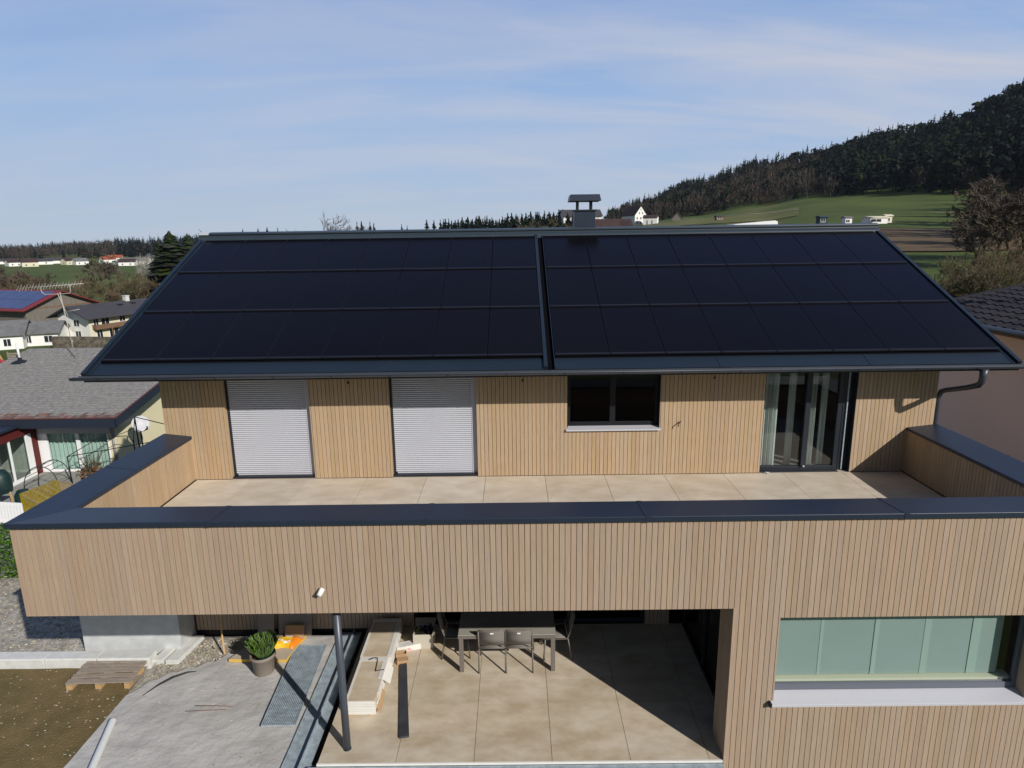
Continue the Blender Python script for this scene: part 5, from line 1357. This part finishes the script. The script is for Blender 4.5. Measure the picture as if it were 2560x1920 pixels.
# things on the deck and bungalow roof
dish = thing('satellite_dish', 'white satellite dish on a mast by the cream gable wall', 'satellite dish', (-9.65,15.1,-5.2))
nrm = Vector((.55,-.72,.42)).normalized(); c = Vector((-9.6,15.19,-3.14)); a_ = nrm.orthogonal().normalized(); b_ = nrm.cross(a_)
m = MB(); rings = []; n = 28
vs_ = [tuple(c - nrm*.07)]
for q in (.12,.24,.36):
    for k in range(n):
        t = 2*PI*k/n; vs_.append(tuple(c + (a_*math.cos(t)+b_*math.sin(t))*q + nrm*(-.07+.55*q*q)))
fs = [(0,1+k,1+(k+1)%n) for k in range(n)] + [(1+i*n+k,1+(i+1)*n+k,1+(i+1)*n+(k+1)%n,1+i*n+(k+1)%n) for i in range(2) for k in range(n)]
m.faces(vs_, fs, 0, True); o = m.build('reflector', mat('dish_grey', (.46,.46,.48), .5, .4), dish); sm = o.modifiers.new('s','SOLIDIFY'); sm.thickness = .012
m = MB(); m.tube([tuple(c-nrm*.08), (-9.72,15.32,-3.2), (-9.72,15.32,-5.2)], .03, 8); m.build('mast', STEELD, dish)
m = MB(); low = c + Vector((.06,0,-.34)); tipf = low+nrm*.28+Vector((.16,0,.02)); m.tube([tuple(low), tuple(tipf)], .018, 8); m.tube([tuple(tipf), tuple(tipf+Vector((.01,0,.13)))], .035, 8); m.build('feed_arm', STEELD, dish)
fr = thing('awning_frame', 'dark steel tube frame of an awning on the deck', 'frame', (-11.9,13.67,-5.2))
m = MB()
P1 = (-11.96,13.67,-4.1); P2 = (-9.1,14.0,-2.5); P3 = (-8.5,14.0,-3.6)
m.tube([P1,P2],.018,6); m.tube([P1,P3],.018,6); m.tube([P2,(-7.9,14.0,-2.83)],.018,6); m.tube([(-9.29,14.0,-3.55),P2],.016,6); m.tube([(-10.45,13.9,-3.5),(-9.3,14.0,-3.05)],.014,6); m.tube([(-11.93,13.67,-4.35),(-11.7,13.7,-4.02)],.014,6)
m.build('rail', STEELD, fr)
for p, q in ((P1,(-11.94,13.67,-5.2)),(P2,(-9.05,14.0,-5.2)),((-9.29,14.0,-3.5),(-9.29,14.0,-5.2))): one('post', STEELD, lambda k: k.tube([p,q],.03,8), fr)
la = thing('ladder_arch', 'dark arched climbing ladder standing on the deck', 'climbing arch', (-12.3,12.7,-5.2))
def arcp(t, y): return (-12.3 + .62*math.cos(t)*-1, y, -5.2 + 1.1*math.sin(t)**.7 if math.sin(t) > 0 else -5.2)
for y in (12.3, 13.1):
    one('side_rail', STEELD, lambda k: k.tube([arcp(PI*i/18, y + .25*math.sin(PI*i/36)) for i in range(19)], .018, 6), la)
for i in range(1, 18, 2):
    one('rung', STEELD, lambda k: k.tube([arcp(PI*i/18, 12.3 + .25*math.sin(PI*i/36)), arcp(PI*i/18, 13.1 + .25*math.sin(PI*i/36))], .011, 6), la)
m = MB(); rnd = random.Random(9)
for k in range(46):
    a = rnd.uniform(0,2*PI); t = rnd.uniform(.05,.45); L_ = rnd.uniform(.7,1.5)
    p = Vector((-11.35+.12*math.cos(a),14.25+.12*math.sin(a),-5.2)); q = p+Vector((math.cos(a)*t*.5,math.sin(a)*t*.5,L_*.5)); e = q+Vector((math.cos(a)*t*.9,math.sin(a)*t*.9,L_*.5))
    m.tube([p,q,e],[.012,.009,.004],3,caps=False)
shr = thing('bare_shrub', 'bare many stemmed shrub in front of the bungalow window', 'shrub', (-11.35,14.25,-5.2)); m.build('stem', WTWIG3, shr)
m = MB(); random.seed(8); leaf_cloud(m, lambda: (-11.3+random.gauss(0,.28),14.2+random.gauss(0,.2),-4.95+random.gauss(0,.12)), 160, .09); m.build('foliage', mat('dead_leaf', (.13,.075,.045), .9, .1, island=.4), shr)
def lattice(name, label, cat, A, B, h, m_, step=.11, matb=None):
    t = thing(name, label, cat, A); A = Vector(A); B = Vector(B); d = B-A; L_ = d.length; d.normalize(); m = MB(); k = -h
    while k < L_:
        for s_ in (1,-1):
            pts = []
            x0_, z0_, x1_, z1_ = (k, 0, k+h, h) if s_ == 1 else (k, h, k+h, 0)
            if x0_ < 0: z0_ += (0-x0_)*s_; x0_ = 0
            if x1_ > L_: z1_ -= (x1_-L_)*s_; x1_ = L_
            if x1_ > x0_: m.bar(tuple(A+d*x0_+Vector((0,.008*s_,z0_))), tuple(A+d*x1_+Vector((0,.008*s_,z1_))), .012, .03)
        k += step
    m.build('slat', m_, t)
    m = MB(); m.bar(tuple(A), tuple(B), .03,.05); m.bar(tuple(A+Vector((0,0,h))), tuple(B+Vector((0,0,h))), .03,.05); m.bar(tuple(A),tuple(A+Vector((0,0,h+.02))),.05,.05); m.bar(tuple(B),tuple(B+Vector((0,0,h+.02))),.05,.05); m.build('frame', m_, t)
    return t
lattice('garden_trellis', 'pale timber trellis panel at the edge of the deck', 'trellis', (-11.7,12.2,-5.2), (-10.2,11.6,-5.2), .62, LATT)
lattice('yellow_trellis', 'mustard yellow trellis panel beside the deck', 'trellis', (-11.7,10.6,-5.2), (-11.3,11.95,-5.2), .7, YELL, .07)
for (x, y, r_, h, lab) in ((-11.9,10.95,.30,.75,'dark green covered tub near the picket fence'),(-14.0,12.55,.38,.95,'dark green covered seat beside the garden room')):
    m = MB(); m.lathe([(r_*.9,0),(r_,h*.3),(r_*.95,h*.7),(r_*.6,h*.95),(0,h)],(x,y,-5.2),14); o = m.build('covered_tub', DGREEN); tag(o, lab, 'cover')
gt = thing('garden_bench', 'green topped low garden table with timber legs on the deck', 'table', (-12.7,11.0,-5.2))
one('tabletop', DGREEN, lambda k: k.box(-13.6,-12.75,10.8,11.5,-4.72,-4.68), gt)
for xx, yy in ((-12.8,10.85),(-12.8,11.45),(-13.5,10.85)): one('leg', PALEWOOD, lambda k: k.bar((xx,yy,-4.72),(xx+.12,yy-.08,-5.2),.05,.05), gt)
pf = thing('picket_fence', 'white picket fence below the garden deck', 'fence', (-12,9.2,-5.3))
A = Vector((-14.5,9.9,-5.35)); B = Vector((-10.75,9.35,-5.35)); n = 30
for k in range(n):
    p = A.lerp(B, k/(n-1)); one('picket', WFRAME, lambda q: q.box(p.x-.045,p.x+.045,p.y-.012,p.y+.012,p.z,p.z+1.0), pf)
m = MB(); m.bar(tuple(A+Vector((0,.03,.95))),tuple(B+Vector((0,.03,.95))),.03,.09); m.bar(tuple(A+Vector((0,.03,.3))),tuple(B+Vector((0,.03,.3))),.03,.07); m.build('rail', WFRAME, pf)
# hedge next to the gravel
m = MB(); random.seed(14); hx0, hx1, hy0, hy1 = -11.0,-3.9,1.75,2.9
def hp():
    x = random.uniform(hx0,hx1); y = random.uniform(hy0,hy1); zt = -2.2 + .1*noise.noise(Vector((x*1.3,y,0))); f = random.random()
    if f < .45: return (x, y, zt+random.uniform(-.08,.05))
    if f < .85: return (x, hy0+random.uniform(-.06,.06)+.08*noise.noise(Vector((x*2,0,5))), random.uniform(-3.75,zt))
    return (hx1+random.uniform(-.06,.06), y, random.uniform(-3.6,zt))
leaf_cloud(m, hp, 15000, .045); m.box(hx0+.1,hx1-.12,hy0+.1,hy1-.1,-4.2,-2.32,0)
o = m.build('garden_hedge', HEDGEM); tag(o, 'clipped green hedge beside the gravel at the left', 'hedge')
# antenna and vent on bungalow roof
ANT = mat('antenna_metal', (.40,.38,.34), .5, .4)
an = thing('roof_antenna', 'tall television antenna on the old grey roof', 'antenna', (-15.76,20.68,-1.2))
ax0 = Vector((-15.76,20.68,-1.22))
m = MB(); m.tube([tuple(ax0),(-16.0,20.68,2.2)],.022,8); m.tube([tuple(ax0+Vector((-.02,0,2.2))),(-16.13,20.68,2.15)],.02,6); m.tube([tuple(ax0+Vector((0,0,1.0))),tuple(ax0+Vector((-.45,.3,-.05)))],.014,6); m.build('mast', ANT, an)
m = MB(); m.tube([(-16.95,20.68,2.45),(-16.9,20.68,2.2),(-16.75,20.68,2.1),(-16.0,20.68,2.12),(-15.5,20.68,2.15),(-15.45,20.68,2.3),(-15.45,20.68,2.55)],.02,6)
m.tube([(-16.0,20.68,1.2),(-15.1,20.6,1.35)],.016,6); m.build('bracket', ANT, an)
m = MB(); m.tube([(-18.1,20.68,2.42),(-14.75,20.68,2.62)],.018,6); m.build('boom', ANT, an)
m = MB()
for k in range(22):
    t = k/21; p = Vector((-18.1,20.68,2.42)).lerp(Vector((-14.9,20.68,2.61)), t); h = .11 + .05*(k % 2)
    m.tube([tuple(p+Vector((0,-.12,-h))),tuple(p+Vector((0,.12,h)))],.010,4)
m.build('director', ANT, an)
m = MB()
for k in range(6): m.tube([(-15.9+.15*k*.2,20.5+.06*k,.55-.07*k),(-15.5,20.6,.5-.05*k)],.012,4)
m.build('lower_aerial', ANT, an)
vp = thing('vent_pipe', 'pale vent pipe rising from a dark flashing on the grey roof', 'vent pipe', (-18.33,20.29,-1.25))
m = MB(); m.tube([(-18.33,20.29,-1.25),(-18.36,20.29,-.3)],.055,10); m.build('pipe', PVC, vp)
m = MB(); m.lathe([(.42,-.04),(.30,.03),(.10,.10),(.08,.22),(0,.22)],(-18.33,20.29,-1.24),14); m.build('flashing', BLACK, vp)
# play slide and little fence on the lawn
sl2 = thing('play_slide', 'red plastic slide on a timber frame beyond the grey roof', 'slide', (-79,96,-11.8))
x0_, y0_, z0_ = at(10, 128, 750)
for o_ in (sl2,): o_.location = (x0_, y0_, z0_)
m = MB(); m.bar((x0_-2.0,y0_,z0_+1.6),(x0_+2.6,y0_-.5,z0_+.35),.8,.18); m.build('chute', mat('red_plastic', (.42,.03,.035), .45, .4), sl2)
for q in (-.5,.5): one('leg', PALEWOOD, lambda k: k.bar((x0_-2.0+q,y0_+q,z0_+2.2),(x0_-2.0+q*3,y0_+q,z0_-.2),.16,.16), sl2)
xf, yf, zf = at(62, 136, 745)
gf = thing('board_fence', 'low weathered board fence at the lawn edge by the slide', 'fence', (xf,yf,zf))
for k in range(3): one('board', OLDWOOD, lambda q: q.box(xf-4,xf+4,yf-.03,yf+.03,zf+.15+k*.4,zf+.42+k*.4), gf)
for k in range(4): one('post', OLDWOOD, lambda q: q.box(xf-4+k*2.6,xf-3.85+k*2.6,yf+.031,yf+.15,zf-.3,zf+1.4), gf)

# ------------------------------------------------------------------ neighbour house on the right
nb = thing('mauve_house', 'grey mauve rendered house with dark tiled roof beyond the right gable', 'house', (22,2,-3.1))
nz0, nsl, nx0, ny1 = 2.36, .188, 18.0, 6.6
m = MB(); m.box(18.6,26.5,-3.8,6.25,-3.3,2.42); m.build('wall', MAUVE, nb)
m = MB(); rnd = random.Random(2); rows = 14
cw_ = .30; rh_ = .36
for j in range(rows):
    xa = nx0 + j*rh_; k = 0; y = -4.3
    while y < ny1:
        za = nz0 + nsl*(xa-nx0); y2 = min(y+cw_, ny1); n = 6; pts = []
        for i in range(n+1):
            t = i/n; hgt = .035*math.sin(PI*min(1,t*1.35)) if t < .74 else -.0
            pts.append((y+(y2-y)*t, hgt))
        xb = xa + rh_ + .05; zb = nz0 + nsl*(xb-nx0) - .012
        vs_ = [(xa, p, za+.045+h) for p, h in pts] + [(xb, p, zb+.03+h) for p, h in pts] + [(xa, p, za+.0) for p, h in pts]
        m.faces(vs_, [(i+1,i,n+1+i,n+2+i) for i in range(n)] + [(i,i+1,2*n+3+i,2*n+2+i) for i in range(n)], 0, False)
        y += cw_
nrf = m.build('roof', RTILE, nb)
zr = nz0 + nsl*rows*rh_; xr_ = nx0 + rows*rh_
m = MB(); m.prism([(nx0+.02,nz0-.14),(nx0+.02,nz0-.01),(xr_,zr-.01),(xr_+5,nz0),(xr_+5,nz0-.14),(xr_,zr-.15)], -4.3, ny1-.02, axis='y'); m.build('soffit', mat('brown_soffit', (.30,.17,.10), .7, .3), nrf)
m = MB(); m.prism([(nx0-.03,nz0-.17),(nx0-.03,nz0+.06),(xr_,zr+.09),(xr_,zr-.17)], ny1-.019, ny1+.16, axis='y'); m.build('verge_tile', RTILE, nrf)
m = MB(); m.tube([(nx0-.06,-4.3,nz0-.02),(nx0-.06,ny1+.1,nz0-.02)], .08, 10); m.build('gutter', GUTM, nrf)
m = MB(); m.tube([(20.4,4.6,2.8),(20.4,4.6,3.75)],.07,10); m.lathe([(.28,.0),(.28,.05),(0,.1)],(20.4,4.6,3.75),12); m.build('vent', BLACK, nrf)

# ------------------------------------------------------------------ thin air between here and the far woods
hm = bpy.data.materials.new('thin_haze'); hm.use_nodes = True
hn = hm.node_tree.nodes; hl = hm.node_tree.links
for q in list(hn):
    if q.type != 'OUTPUT_MATERIAL': hn.remove(q)
pv = hn.new('ShaderNodeVolumePrincipled'); pv.inputs['Color'].default_value = (.72,.80,.95,1); pv.inputs['Density'].default_value = .00005; pv.inputs['Anisotropy'].default_value = .2
hl.new(pv.outputs[0], [q for q in hn if q.type == 'OUTPUT_MATERIAL'][0].inputs['Volume'])
hz_ = MB(); hz_.box(-3300, 3300, -3300, 3300, -32, 180); o = hz_.build('haze', hm); tag(o, kind='stuff')
